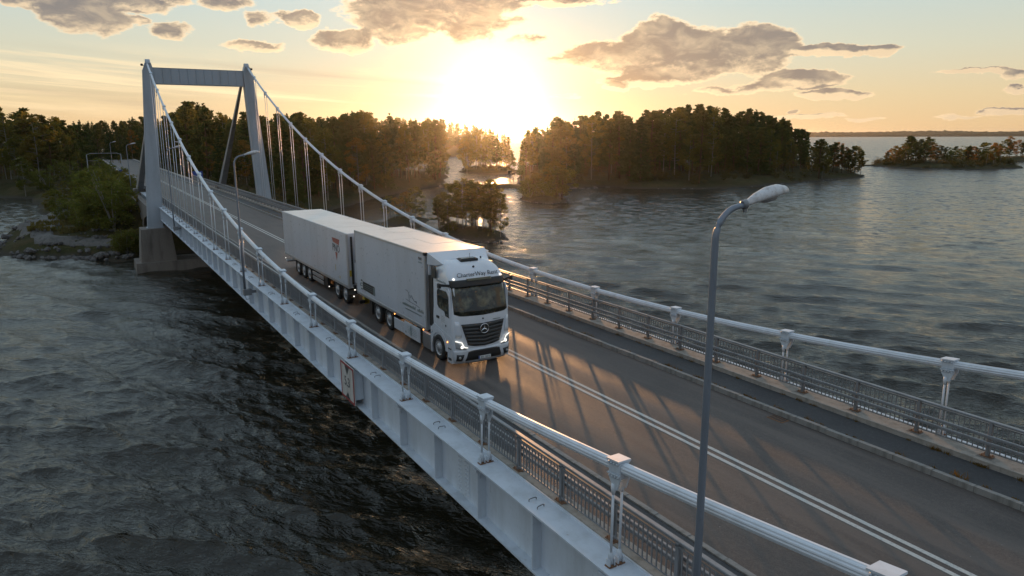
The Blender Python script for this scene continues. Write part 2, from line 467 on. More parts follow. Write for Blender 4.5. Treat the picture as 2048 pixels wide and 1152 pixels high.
# ------------------------------------------------------------------ water
rng = np.random.default_rng(11)
def wave_field():
    K = []
    main = math.atan2(math.sin(rad(52)), -math.cos(rad(52)))
    for i in range(72):
        lam = 0.45 * (6.0 / 0.45) ** ((i + rng.random()) / 72)
        th = main + rng.normal(0, 0.30 + 0.22 * (lam < 1.6))
        amp = 0.0098 * lam ** 0.88 * (0.7 + 0.6 * rng.random())
        K.append((2 * math.pi / lam, th, amp, rng.random() * 6.283, lam))
    return K
WAVES = wave_field()
def build_water():
    def radii():
        r = [9.0]
        while r[-1] < 5200:
            step = max(0.16, r[-1] * r[-1] / 15.6 / FPX * 2048 / 1024 * 0.95)
            step = min(step, r[-1] * 0.12)
            r.append(r[-1] + step)
        return np.array([0.0] + r + [11500.0])
    R = radii()
    mid = math.atan2(fw.y, fw.x)
    a_in = np.linspace(mid - rad(44), mid + rad(44), 860)
    a_out = np.linspace(mid + rad(44), mid + rad(316), 90)[1:-1]
    A = np.concatenate([a_in, a_out])
    nr, na = len(R), len(A)
    RR, AA = np.meshgrid(R, A, indexing='ij')
    X = CAM.x + RR * np.cos(AA); Y = CAM.y + RR * np.sin(AA); Z = np.zeros_like(X)
    dr = np.gradient(R)[:, None] * np.ones((1, na))
    da = np.abs(np.gradient(A))[None, :] * RR
    sp = np.maximum(dr, np.minimum(da, 50))
    DX = np.zeros_like(X); DY = np.zeros_like(X)
    for k, th, amp, ph, lam in WAVES:
        fade = np.clip((lam / sp - 2.2) / 2.0, 0, 1)
        c, s_ = math.cos(th), math.sin(th)
        q = k * (X * c + Y * s_) + ph
        Z += amp * fade * np.cos(q)
        DX -= 1.0 * amp * fade * c * np.sin(q); DY -= 1.0 * amp * fade * s_ * np.sin(q)
    # gusts: the chop is patchy
    gust = 0.85 + 0.3 * np.sin(X * 0.021 + 1.3 * np.sin(Y * 0.013)) * np.cos(Y * 0.027 + 0.7)
    Z *= gust
    V = np.stack([X + DX * gust, Y + DY * gust, WZ + Z], -1).reshape(-1, 3)
    i = np.arange(nr - 1)[:, None]; j = np.arange(na)[None, :]
    a = i * na + j; b = i * na + (j + 1) % na; c = (i + 1) * na + (j + 1) % na; d = (i + 1) * na + j
    F = np.stack([a, d, c, b], -1).reshape(-1, 4)
    me = bpy.data.meshes.new('water')
    me.vertices.add(len(V)); me.vertices.foreach_set('co', V.astype(np.float32).ravel())
    me.loops.add(F.size); me.loops.foreach_set('vertex_index', F.astype(np.int32).ravel())
    me.polygons.add(len(F))
    me.polygons.foreach_set('loop_start', np.arange(0, F.size, 4, dtype=np.int32))
    me.polygons.foreach_set('use_smooth', np.ones(len(F), bool))
    me.update(calc_edges=True)
    me.validate()
    def wb(g, b):
        p = g.n('ShaderNodeNewGeometry').outputs['Position']
        rot = g.n('ShaderNodeVectorRotate', rotation_type='Z_AXIS')
        g.l(p, rot.inputs['Vector']); rot.inputs['Angle'].default_value = -rad(128)
        q = g.v('MULTIPLY', rot.outputs[0], (1.0, 0.36, 1.0))
        h1 = g.noise(q, 3.6, 3, 0.6, 0.6)
        h2 = g.noise(q, 1.3, 4, 0.62, 0.8)
        h3 = g.noise(g.v('MULTIPLY', rot.outputs[0], (1.0, 0.4, 1.0)), 0.25, 4, 0.6, 0.5)
        dist = g.v('DISTANCE', p, tuple(CAM), out=1)
        far = g.sstep(dist, 30, 190)
        # small waves as slopes, so that far ones stay as steep as near ones
        qi = g.v('MULTIPLY', rot.outputs[0], (1.0, 0.75, 1.0))
        c1 = g.v('SUBTRACT', g.noise(g.v('ADD', qi, (3.1, 8.2, 0)), 1.1, 3, 0.6, 0.5, 'Color'), (0.5, 0.5, 0.5))
        c2 = g.v('SUBTRACT', g.noise(g.v('ADD', qi, (13.1, 2.2, 0)), 0.50, 4, 0.6, 0.5, 'Color'), (0.5, 0.5, 0.5))
        c0 = g.v('SUBTRACT', g.noise(q, 5.0, 2, 0.6, 0.5, 'Color'), (0.5, 0.5, 0.5))
        gust = g.m('MULTIPLY_ADD', g.noise(g.v('MULTIPLY', rot.outputs[0], (1, 0.5, 1)), 0.035, 4, 0.6, 0.8), 1.5, 0.25)
        far2 = g.sstep(dist, 70, 220)
        t = g.v('ADD', g.v('SCALE', c0, g.m('MULTIPLY_ADD', far2, 0.35, 0.12)), g.v('ADD', g.v('SCALE', c1, g.m('MULTIPLY_ADD', far, 1.25, 0.05)), g.v('SCALE', c2, g.m('MULTIPLY', g.sstep(dist, 35, 130), 1.35))))
        c3 = g.v('SUBTRACT', g.noise(g.v('ADD', qi, (23.1, 5.2, 0)), 0.20, 4, 0.62, 0.5, 'Color'), (0.5, 0.5, 0.5))
        far3 = g.sstep(dist, 110, 320)
        t = g.v('ADD', t, g.v('SCALE', c3, g.m('MULTIPLY', far3, 1.1)))
        t = g.v('SCALE', t, gust)
        t = g.v('MULTIPLY', t, (1.0, 0.45, 0.0))
        rb = g.n('ShaderNodeVectorRotate', rotation_type='Z_AXIS'); g.l(t, rb.inputs['Vector']); rb.inputs['Angle'].default_value = rad(128)
        h = g.m('MULTIPLY', g.m('MULTIPLY', g.m('ADD', g.m('MULTIPLY', h1, 0.17), g.m('MULTIPLY', h2, 0.30)), gust), g.m('SUBTRACT', 1.0, g.m('MULTIPLY', far, 0.8)))
        bp = g.n('ShaderNodeBump'); bp.inputs['Strength'].default_value = 0.8; bp.inputs['Distance'].default_value = 1.0
        g.l(h, bp.inputs['Height'])
        nn = g.v('NORMALIZE', g.v('ADD', bp.outputs[0], rb.outputs[0]))
        g.l(nn, b.inputs['Normal'])
        b.inputs['IOR'].default_value = 1.43
        g.l(g.m('MULTIPLY_ADD', g.sstep(dist, 20, 260), 0.12, 0.12), b.inputs['Roughness'])
    me.materials.append(mat('lake_water', (0.022, 0.020, 0.012), 0.08, build=wb))
    o = bpy.data.objects.new('water', me)
    place(o, kind='structure')
build_water()
def haze():
    b = MB(); b.box(-12000, 12000, -12000, 12000, -11.0, 62.0)
    m = bpy.data.materials.new('evening_haze'); m.use_nodes = True
    nt = m.node_tree
    for n in list(nt.nodes): nt.nodes.remove(n)
    v = nt.nodes.new('ShaderNodeVolumePrincipled')
    v.inputs['Color'].default_value = (0.90, 0.90, 0.90, 1)
    v.inputs['Density'].default_value = 4.2e-5
    v.inputs['Anisotropy'].default_value = 0.88
    o = nt.nodes.new('ShaderNodeOutputMaterial')
    nt.links.new(v.outputs[0], o.inputs['Volume'])
    b.build('haze', m, kind='stuff')
haze()

# ------------------------------------------------------------------ bridge deck
XA, XB = -30.0, 124.0        # steel spans
XR = -230.0                   # the road runs on to here
RZ = -0.22
def strip(name, x0, x1, y0, y1, z, m, n=1, kind='structure', **k):
    b = MB(); b.box(x0, x1, y0, y1, z - 0.12, z)
    return b.build(name, m, kind=kind, **k)
strip('road', XR, XB, -3.6, 3.6, RZ, M_ROAD)
for y0 in (-0.20, 0.08):
    strip('centre_line', -70, XB, y0, y0 + 0.12, RZ + 0.004, M_LINE, label=None)
strip('walkway', XR, XB, 3.74, 4.96, -0.10, M_WALK)
strip('walkway', XR, XB, -4.96, -3.74, -0.10, M_WALK)
deck = MB()
deck.box(XA, XB, -5.3, 5.3, -0.50, -0.345)
deck.build('deck_slab', M_CONC, kind='structure')
# kerbs: granite stones laid end to end
ks = []
for v in range(3):
    b = MB(); b.cbox(-0.496, 0.496, -0.07, 0.07, -0.16, 0.08 - 0.003 * v, 0.008); ks.append(b.mesh('kerbstone', M_KERB))
for sgn, nm in ((1, 'far'), (-1, 'near')):
    k = empty('kerb', (0, sgn * 3.67, -0.14), label='granite kerb between carriageway and %s side walkway' % nm, cat='kerb')
    far_part = MB(); far_part.box(XR, 4.0, -0.07, 0.07, -0.16, 0.075)
    o = far_part.build('kerb_run', M_KERB, k)
    x = 4.5
    while x < XB:
        inst('kerbstone', ks[random.randrange(3)], k, (x, random.uniform(-.006, .006), random.uniform(-.006, .004)), rot=(0, 0, random.uniform(-.006, .006)))
        x += 1.0
# concrete edge beams
for sgn, nm in ((1, 'far'), (-1, 'near')):
    b = MB()
    y0, y1 = (4.97, 5.66) if sgn > 0 else (-5.39, -4.97)
    b.cbox(XR, XB, y0, y1, -0.34 if sgn < 0 else 0.002, 0.05, 0.012 if sgn > 0 else 0.03)
    if sgn > 0: b.box(XR, XB, 4.98, 5.38, -0.34, 0.01)
    e = b.build('edge_beam', M_CONCW, label='concrete edge beam under the %s side railing' % nm, cat='edge beam')

# plate girders
def girder(sgn, nm):
    g = empty('plate_girder', (0, 0, 0), label='white steel plate girder along the %s side of the bridge' % nm, cat='girder')
    y0, y1 = sorted((sgn * 5.40, sgn * (6.05 if sgn < 0 else 5.92)))
    tf = MB(); tf.box(XA, XB, y0, y1, -0.045, 0.0)
    lip = sorted((sgn * 5.40, sgn * 5.43)); tf.box(XA, XB, lip[0], lip[1], 0.0, 0.05) if sgn < 0 else None
    tf.box(XA, XB, *sorted((sgn * 5.55, sgn * 5.88)), -0.075, -0.045)
    tf.build('top_flange', M_STEEL, g)
    wy = sorted((sgn * 5.70, sgn * 5.73))
    web = MB(); web.box(XA, XB, wy[0], wy[1], -1.50, -0.075)
    web.build('web', M_STEEL, g)
    bf = MB(); bf.box(XA, XB, *sorted((sgn * 5.42, sgn * 6.0)), -1.54, -1.50)
    bf.build('bottom_flange', M_STEEL, g)
    st = MB(); st.box(-0.018, 0.018, *sorted((sgn * 5.73, sgn * 5.97)), -1.50, -0.075)
    st.box(-0.018, 0.018, *sorted((sgn * 5.46, sgn * 5.70)), -1.50, -0.075)
    me = st.mesh('stiffener', M_STEEL)
    x = 1.507 - 5.16 * 6
    while x < XB:
        inst('stiffener', me, g, (x, 0, 0)); inst('stiffener', me, g, (x + 2.58, 0, 0)) if x + 2.58 < XB else None
        x += 5.16
    # bolted splices
    sp = MB(); yy = sgn * 5.73
    sp.box(-0.34, 0.34, *sorted((yy, yy + sgn * 0.014)), -1.44, -0.10)
    spm = sp.mesh('splice_plate', M_STEEL)
    bl = MB()
    for cx in (-0.26, -0.14, 0.14, 0.26):
        for kz in range(11):
            z = -1.36 + kz * 0.12
            bl.lathe([(0.022, 0), (0.022, sgn * 0.02), (0.0, sgn * 0.022)], 'y', (cx, yy + sgn * 0.014, z), 6)
    blm = bl.mesh('bolts', M_STEEL)
    for x in (15.0, 35.7, 56.3, 77.0 - 0.1, 97.6):
        q = inst('splice_plate', spm, g, (x + 1.29 - 0.5, 0, 0))
        b2 = inst('bolts', blm, g, (x + 1.29 - 0.5, 0, 0), kind='stuff')
    return g
girder(-1, 'near'); girder(1, 'far')
# cross beams under the deck
cb = MB(); cb.box(-0.09, 0.09, -5.69, 5.69, -0.95, -0.505); cbm = cb.mesh('cross_beam', M_STEEL)
cbs = empty('floor_beams', (0, 0, 0), label='white steel floor beams under the bridge deck', cat='floor beams')
for i in range(0, 24):
    inst('cross_beam', cbm, cbs, (1.507 + 5.16 * (i - 1), 0, 0))
# lifting eyes on the girder's top flange
eye = MB(); eye.tube([(0, -0.10, 0), (0, -0.10, 0.045), (0, -0.07, 0.06), (0, 0.07, 0.06), (0, 0.10, 0.045), (0, 0.10, 0)], 0.012, 5)
eyem = eye.mesh('bent_bar', mat('dark_steel', (0.09, 0.10, 0.11), 0.6))
NODES = [1.507 + 5.16 * i for i in range(0, 23)]
for sgn, nm in ((-1, 'near'), (1, 'far')):
    t = empty('flange_loops', (0, sgn * 5.74, 0), label='bent bar loops standing on the %s girder top flange' % nm, cat='steel loops')
    for x in NODES:
        if x < 20 and sgn > 0: continue
        for dx in (2.25, 2.62):
            inst('bent_bar', eyem, t, (x + dx, random.uniform(-.03, .03), 0), rot=(0, 0, random.uniform(-.2, .2)))

# ------------------------------------------------------------------ cables and hangers
XC, C2, ZC0 = 68.12, 0.003133, 1.426
MT = 0.045
def cable_z(x): return ZC0 + C2 * (x - XC) ** 2
def cable_y(z): return 5.72 - 0.0079 * z
def rope_section():
    """outline of a bundle of parallel ropes"""
    pts = []
    for k in range(30):
        a = 2 * math.pi * k / 30
        r = 0.104 * (1 + 0.0) - 0.012 * (abs(math.sin(5 * a)) < 0.35)
        pts.append((r * math.cos(a), r * math.sin(a) * 1.08))
    return pts
def main_cable(sgn, nm):
    c = empty('main_cable', (0, 0, 0), label='white main suspension cable on the %s side of the bridge' % nm, cat='bridge cable')
    def sweep(x0, x1, n, zf):
        sec = rope_section(); ns = len(sec)
        b = MB(); vs = []; fs = []
        for i in range(n + 1):
            x = x0 + (x1 - x0) * i / n
            z = zf(x); y = sgn * cable_y(max(z, 0))
            sl_ = (zf(x + .01) - zf(x - .01)) / .02
            nx, nz = -sl_ / math.hypot(1, sl_), 1 / math.hypot(1, sl_)
            for (u, v) in sec:
                vs.append((x + nx * v, y + u, z + nz * v))
        for i in range(n):
            for k in range(ns):
                fs.append((i * ns + k, (i + 1) * ns + k, (i + 1) * ns + (k + 1) % ns, i * ns + (k + 1) % ns))
        b.add(vs, fs)
        return b
    sweep(-2.15, XB, 140, lambda x: cable_z(x) - 0.16).build('rope_bundle', M_CABLE, c)
main_cable(-1, 'near'); main_cable(1, 'far')

def hanger_meshes():
    cl = MB()
    # saddle block gripping the cable, cap plate, bolt rows, two tapered side plates
    cl.cbox(-0.165, 0.165, -0.125, 0.125, -0.28, -0.035, 0.02)
    cl.box(-0.18, 0.18, -0.15, 0.15, -0.035, 0.0)
    for s in (-1, 1):
        cl.prism([(-0.17, -0.29), (0.17, -0.29), (0.17, -0.36), (0.055, -0.60), (-0.055, -0.60), (-0.17, -0.36)], 'y', s * 0.105 - 0.014, s * 0.105 + 0.014)
        cl.box(-0.175, 0.175, s * 0.125 - 0.03, s * 0.125 + 0.03, -0.30, -0.275)
        for k in range(4):
            x = -0.12 + 0.08 * k
            for z in (-0.07, -0.335):
                cl.lathe([(0.022, 0), (0.022, s * 0.035), (0.0, s * 0.037)], 'y', (x, s * (0.125 if z > -0.2 else 0.119), z), 6)
    cl.box(-0.05, 0.05, -0.09, 0.09, -0.42, -0.30)
    so_ = MB()
    for s in (-1, 1):
        so_.tube([(0, s * 0.105, 0.30), (0, s * 0.105, 0.22), (0, s * 0.105, 0.06)], [0.03, 0.055, 0.055], 8)
        so_.prism([(-0.055, 0.16), (0.055, 0.16), (0.055, 0.01), (-0.055, 0.01)], 'y', s * 0.105 - 0.07, s * 0.105 - 0.045)
        so_.prism([(-0.055, 0.16), (0.055, 0.16), (0.055, 0.01), (-0.055, 0.01)], 'y', s * 0.105 + 0.045, s * 0.105 + 0.07)
    ft = MB()
    for s in (-1, 1):
        ft.tube([(-0.09, s * 0.105 - 0.02, 0.04), (0.09, s * 0.105 - 0.02, 0.04)], 0.022, 6)
        ft.box(-0.075, 0.075, s * 0.105 - 0.09, s * 0.105 + 0.09, 0.002, 0.022)
    br = MB()
    br.box(-0.11, 0.11, -0.16, 0.16, -0.16, -0.08)
    br.tube([(0, 0, -0.16), (0, 0, -0.40)], 0.03, 6)
    br.prism([(-0.10, -0.16), (0.10, -0.16), (0.02, -0.34), (-0.02, -0.34)], 'y', -0.015, 0.015)
    return cl.mesh('cable_clamp', M_STEEL), so_.mesh('rod_socket', M_STEEL), ft.mesh('foot_plate', M_RUST), br.mesh('bracket', M_STEEL)
CLM, SOM, FTM, BRM = hanger_meshes()
for sgn, nm in ((-1, 'near'), (1, 'far')):
    for i, x in enumerate(NODES):
        if x > XB - 1: break
        z = cable_z(x)
        h = empty('hanger', (x, sgn * 5.72, 0), label='twin rod hanger, %s along the %s side cable counted from the tower' % (ordinal(i + 1), nm),
                  cat='bridge hanger', group='hangers under the %s side cable' % nm)
        slope = 2 * C2 * (x - XC)
        oy = -sgn * 0.0079 * z
        c = inst('cable_clamp', CLM, h, (0, oy, z), rot=(0, -math.atan(slope), 0))
        for s in (-1, 1):
            rb = MB(); rb.tube([(0, s * 0.105, 0.25), (0, s * 0.105 + oy, z - 0.52)], 0.026, 8)
            rb.tube([(0, s * 0.105 + oy, z - 0.72), (0, s * 0.105 + oy, z - 0.60), (0, s * 0.105 + oy, z - 0.50)], [0.028, 0.05, 0.045], 8)
            rb.build('rod', M_CABLE, h)
        inst('rod_socket', SOM, h); inst('foot_plate', FTM, h)
        inst('bracket', BRM, h, (0, sgn * 0.18, 0))
# handle loops beside each hanger foot belong to the flange loops already built

# ------------------------------------------------------------------ tower
def tower():
    t = empty('suspension_tower', (-2.15, 0, -2.5), label='grey steel portal tower carrying both cables over the road', cat='bridge tower')
    ox = Vector((-2.15, 0, -2.5))
    zt, zb = 16.70, -2.50
    def yl(z): return 6.60 - (z - zb) * (6.60 - 5.50) / (zt - zb)
    for s in (-1, 1):
        b = MB()
        rings = []
        for z in (zb, zt - 0.75, zt):
            f = (z - zb) / (zt - zb)
            hw = 0.80 - 0.28 * f if z < zt - 0.01 else 0.30
            hx = 0.62 - 0.14 * f
            y = s * yl(z)
            rings.append([(-hx, y - hw, z), (hx, y - hw, z), (hx, y + hw, z), (-hx, y + hw, z)])
        vs = [tuple(Vector(p) - Vector((0, 0, -2.5))) for r in rings for p in r]
        fs = [(3, 2, 1, 0), (8, 9, 10, 11)]
        for i in range(2):
            for k in range(4):
                fs.append((i * 4 + k, i * 4 + (k + 1) % 4, i * 4 + 4 + (k + 1) % 4, i * 4 + 4 + k))
        b.add(vs, fs)
        leg = b.build('tower_leg', M_PYLON, t)
        # flange plates edging the leg
        e = MB()
        for sx in (-1, 1):
            for sy in (-1, 1):
                f = lambda z: (sx * (0.62 - 0.14 * (z - zb) / (zt - zb)) + sx * 0.012, s * yl(z) + sy * (0.80 - 0.28 * (z - zb) / (zt - zb) + 0.012), z + 2.5)
                e.bar(f(zb), f(zt - 0.75), 0.05, 0.05)
        e.box(-0.75, 0.75, s * yl(zb) - 0.95, s * yl(zb) + 0.95, 0.0, 0.09)
        e.build('leg_edging', M_PYLON, leg)
        sd_ = MB()
        sd_.prism([(-0.62, zt - 0.1 + 2.5), (0.62, zt - 0.1 + 2.5), (0.40, zt + 0.22 + 2.5), (0.12, zt + 0.40 + 2.5), (-0.12, zt + 0.40 + 2.5), (-0.40, zt + 0.22 + 2.5)], 'y', s * yl(zt) - 0.24, s * yl(zt) + 0.24)
        sd_.build('cable_saddle', M_PYLON, t)
        lm = MB()
        lm.lathe([(0.0, -0.12), (0.12, -0.10), (0.15, 0.0), (0.13, 0.12), (0.0, 0.16)], 'z', (-0.1, s * (yl(zt) + 0.62), zt + 2.5 - 0.25), 10)
        lm.bar((-0.1, s * (yl(zt) + 0.3), zt + 2.5 - 0.3), (-0.1, s * (yl(zt) + 0.62), zt + 2.5 - 0.3), 0.05, 0.05)
        lm.build('warning_lamp', mat('black_rubber', (0.02, 0.02, 0.02), 0.7), t)
    zb1, zb2 = 14.35 + 2.5, 16.15 + 2.5
    cb_ = MB(); cb_.box(-0.34, 0.34, -5.0, 5.0, zb1, zb2); cb_.box(-0.40, 0.40, -5.05, 5.05, zb2, zb2 + 0.04); cb_.box(-0.40, 0.40, -5.05, 5.05, zb1 - 0.04, zb1)
    beam = cb_.build('portal_beam', M_PYLON, t)
    n = 11
    for i in range(n):
        pb = MB()
        y0 = -5.0 + 10.0 / n * i
        pb.cbox(0.342, 0.39, y0 + 0.035, y0 + 10.0 / n - 0.035, zb1 + 0.03, zb2 - 0.03, 0.008)
        pb.build('panel', M_PYLON, beam)
tower()
# inclined rear struts
for s, nm in ((-1, 'near'), (1, 'far')):
    b = MB()
    top = Vector((-2.9, s * 5.0, 15.0)); bot = Vector((-31.0, s * 6.0, 0.35))
    d = (bot - top).normalized(); x = Vector((0, 1, 0)); z = d.cross(x).normalized()
    vs = []
    for p, h in ((top, 0.14), (top.lerp(bot, 0.55), 0.34), (bot, 0.52)):
        for a, c in ((-1, -1), (1, -1), (1, 1), (-1, 1)):
            vs.append(p + x * a * h * 0.85 + z * c * h)
    fs = [(3, 2, 1, 0), (8, 9, 10, 11)] + [(i * 4 + k, i * 4 + (k + 1) % 4, i * 4 + 4 + (k + 1) % 4, i * 4 + 4 + k) for i in range(2) for k in range(4)]
    b.add(vs, fs)
    t = b.build('rear_strut', mat('strut_steel', (0.2, 0.2, 0.2), 0.5, build=painted_b((0.21, 0.225, 0.24), (0.11, 0.11, 0.11), 0.6, False, 0, 0.6)),
                label='tapered grey steel strut leaning from the tower to the %s side of the approach' % nm, cat='strut', group='rear struts of the tower')
    bb = MB(); bb.cbox(-32.2, -30.2, s * 6.0 - 0.9, s * 6.0 + 0.9, -1.0, 0.5, 0.05)
    bb.build('strut_footing', M_CONC, t)
    kn = MB(); kn.lathe([(0.0, -0.3), (0.3, -0.25), (0.34, 0), (0.3, 0.25), (0, 0.3)], 'z', tuple(top), 12); kn.build('end_joint', M_PYLON, t)

# piers
def taper(b, x0, x1, y0, y1, z0, z1, dx, dy):
    vs = [(x0, y0, z0), (x1, y0, z0), (x1, y1, z0), (x0, y1, z0), (x0 + dx, y0 + dy, z1), (x1 - dx, y0 + dy, z1), (x1 - dx, y1 - dy, z1), (x0 + dx, y1 - dy, z1)]
    b.add(vs, [(0, 3, 2, 1), (4, 5, 6, 7), (0, 1, 5, 4), (1, 2, 6, 5), (2, 3, 7, 6), (3, 0, 4, 7)])
pier = empty('tower_pier', (-2.15, 0, -8), label='weathered concrete pier standing in the water under the tower legs', cat='bridge pier')
for s in (-1, 1):
    b = MB(); taper(b, -1.75, 1.75, *sorted((s * 8.6, s * 4.7)), 1.6, 5.5, 0.18, 0.35)
    b.build('pier_shaft', M_CONC, pier)
b = MB(); taper(b, -2.4, 2.4, -9.3, 9.3, -2.0, 1.6, 0.1, 0.12); b.build('pier_footing', M_CONC, pier)
ab = empty('abutment', (-28, 0, -8), label='concrete abutment wall where the bridge meets the wooded shore', cat='abutment')
b = MB()
prof = [(-34 + 28, -0.36 + 8), (-34 + 28, 2), (-20 + 28, 2), (-20.5 + 28, 3.5), (-16 + 28, 5.5), (-8.0 + 28, 6.4), (-6.0 + 28, 6.45), (-6.0 + 28, 7.3), (-6.0 + 28, 7.64)]
for s in (-1, 1):
    b.prism([(-8, 7.62), (-8, 0), (8.5, 0), (9.5, 3.2), (13, 5.4), (19, 6.35), (22, 6.45), (22, 7.62)], 'y', *sorted((s * 6.9, s * 6.15)))
b.box(-8, 9, -6.1, 6.1, 0, 7.3)
b.build('wing_wall', M_CONC, ab)

# ------------------------------------------------------------------ railings
def railing(sgn, nm):
    y = sgn * (5.32 if sgn > 0 else 5.25)
    r = empty('railing', (0, y, 0.05), label='grey steel balustrade railing along the %s edge of the deck' % nm, cat='railing')
    X0, X1 = -60.0, XB - 0.5
    top = MB(); top.cbox(X0, X1, -0.055, 0.055, 0.90, 0.96, 0.012)
    top.build('handrail', M_GALV, r)
    for z in (0.34, 0.52):
        m_ = MB(); yy = -sgn * 0.11
        m_.cbox(X0, X1, yy - 0.035, yy + 0.035, z, z + 0.085, 0.012); m_.build('guard_rail', M_GALV, r)
    for z in (0.10, 0.83):
        m_ = MB(); m_.box(X0, X1, sgn * 0.03 - 0.02, sgn * 0.03 + 0.02, z, z + 0.035); m_.build('infill_rail', M_GALV, r)
    po = MB(); po.cbox(-0.045, 0.045, -0.05, 0.05, 0.0, 0.90, 0.008); pom = po.mesh('post', M_GALV)
    pd = MB(); pd.box(-0.14, 0.14, -0.10, 0.10, 0.0, 0.02)
    for a in (-1, 1):
        for c in (-1, 1):
            pd.tube([(a * 0.10, c * 0.07, 0.02), (a * 0.10, c * 0.07, 0.06)], 0.014, 6)
    pdm = pd.mesh('base_plate', M_RUST)
    plm = MB().cbox(-0.20, 0.20, -0.13 * 1, 0.13, -0.04, 0.001, 0.015).mesh('post_plinth', M_CONC)
    sp = 1.83
    x = 79.96 + (0.0 if sgn > 0 else -0.19) + sp * 0 - sp * 76
    xs = []
    while x < X1:
        if x > X0:
            p = inst('post', pom, r, (x, 0, 0)); inst('base_plate', pdm, p); xs.append(x)
            if x > 20: inst('post_plinth', plm, p, (0, -sgn * 0.09, 0.0))
        x += sp
    ba = MB(); ba.box(-0.011, 0.011, -0.011, 0.011, 0.10, 0.83); bam = ba.mesh('baluster', M_GALV)
    pos = []
    for x in xs:
        for k in range(1, 14):
            xx = x + sp * k / 14
            if xx < X1: pos.append(xx)
    rest_ = MB()
    pos.sort(key=lambda q: abs(q - 93))
    yy = sgn * 0.03
    for i, q in enumerate(pos):
        if i < 300:
            inst('baluster', bam, r, (q, yy, 0))
        else:
            rest_.box(q - 0.011, q + 0.011, yy - 0.011, yy + 0.011, 0.10, 0.83)
    o = rest_.build('balusters', M_GALV, r, kind='stuff')
railing(-1, 'near'); railing(1, 'far')

# ------------------------------------------------------------------ street lamps
def lamp_meshes():
    H = 7.25
    pole = MB()
    pts = [(0, 0, -0.55), (0, 0, 2.0), (0, 0, H - 0.55)]
    rs = [0.066, 0.060, 0.050]
    for k in range(1, 9):
        a = rad(82) * k / 8
        pts.append((0, 0.45 * (1 - math.cos(a)), H - 0.55 + 0.45 * math.sin(a)))
        rs.append(0.050 - 0.001 * k)
    pts.append((0, 0.58, H - 0.08)); rs.append(0.045)
    pole.tube(pts, rs, 12)
    head = MB()
    vs = []; n = 14
    prof = [(0.0, 0.05, 0.05, 0), (0.10, 0.075, 0.07, 0), (0.30, 0.13, 0.10, .02), (0.55, 0.175, 0.125, .03), (0.80, 0.17, 0.12, .02), (0.95, 0.12, 0.085, 0.0), (1.0, 0.04, 0.03, -0.02)]
    for (y, wx_, wz_, o_) in prof:
        for k in range(n):
            a = 2 * math.pi * k / n
            zz = math.sin(a) * wz_
            if zz < 0: zz *= 0.5
            vs.append((math.cos(a) * wx_, y, zz + o_))
    fs = [(i * n + k, i * n + (k + 1) % n, (i + 1) * n + (k + 1) % n, (i + 1) * n + k) for i in range(len(prof) - 1) for k in range(n)]
    fs = [f[::-1] for f in fs]
    fs += [tuple(range(n)), tuple((len(prof) - 1) * n + k for k in range(n))[::-1]]
    head.smooth = True; head.add(vs, fs)
    col = MB(); col.lathe([(0.06, -0.05), (0.075, -0.04), (0.075, 0.04), (0.06, 0.05)], 'y', (0, 0, 0), 10); col.box(-0.02, 0.02, -0.03, 0.03, -0.12, -0.05)
    bx = MB(); bx.cbox(-0.16, 0.16, -0.10, 0.34, -0.75, -0.38, 0.02); bx.box(-0.04, 0.04, 0.3, 0.6, -0.65, -0.5)
    bx.tube([(0.1, -0.05, -0.75), (0.25, 0.0, -0.95), (0.55, 0.1, -0.85)], 0.015, 5)
    dif = MB(); dif.lathe([(0.0, -0.115), (0.08, -0.10), (0.13, -0.04), (0.14, 0.0)], 'z', (0, 0.58, 0.02), 12)
    for i, (vx, vy, vz) in enumerate(dif.v): dif.v[i] = (vx, 0.58 + (vy - 0.58) * 2.0, vz)
    return [x.mesh(n_, m_) for x, n_, m_ in ((pole, 'pole', M_POLE), (head, 'lamp_head', M_LHEAD), (col, 'collar', M_GALV), (bx, 'bracket_box', M_GALV), (dif, 'diffuser', M_GLASSL))]
LM = lamp_meshes()
LAMPS = [(86.75, -6.36, 'nearest lamp post, curved arm over the road, in the right foreground'),
         (51.6, -6.36, 'lamp post clamped to the near girder beside the trailer'),
         (17.2, -6.36, 'lamp post clamped to the near girder close to the tower'),
         (-38.0, -6.8, 'lamp post beside the approach road left of the tower'),
         (-75.0, 5.8, 'distant lamp post on the far verge of the approach road'),
         (-110.0, -6.5, 'farthest lamp post by the road among the trees')]
for (x, y, lab) in LAMPS:
    o = empty('street_lamp', (x, y, 0), label=lab, cat='street lamp', group='street lamps along the bridge road')
    inst('pole', LM[0], o)
    hd = inst('lamp_head', LM[1], o, (0, 0.54, 7.17), rot=(rad(11), 0, 0), scale=(0.74, 0.88, 0.9))
    inst('collar', LM[2], hd); inst('diffuser', LM[4], hd)
    if x > 0: inst('bracket_box', LM[3], o)
    if y > 0: o.rotation_euler = (0, 0, math.pi)

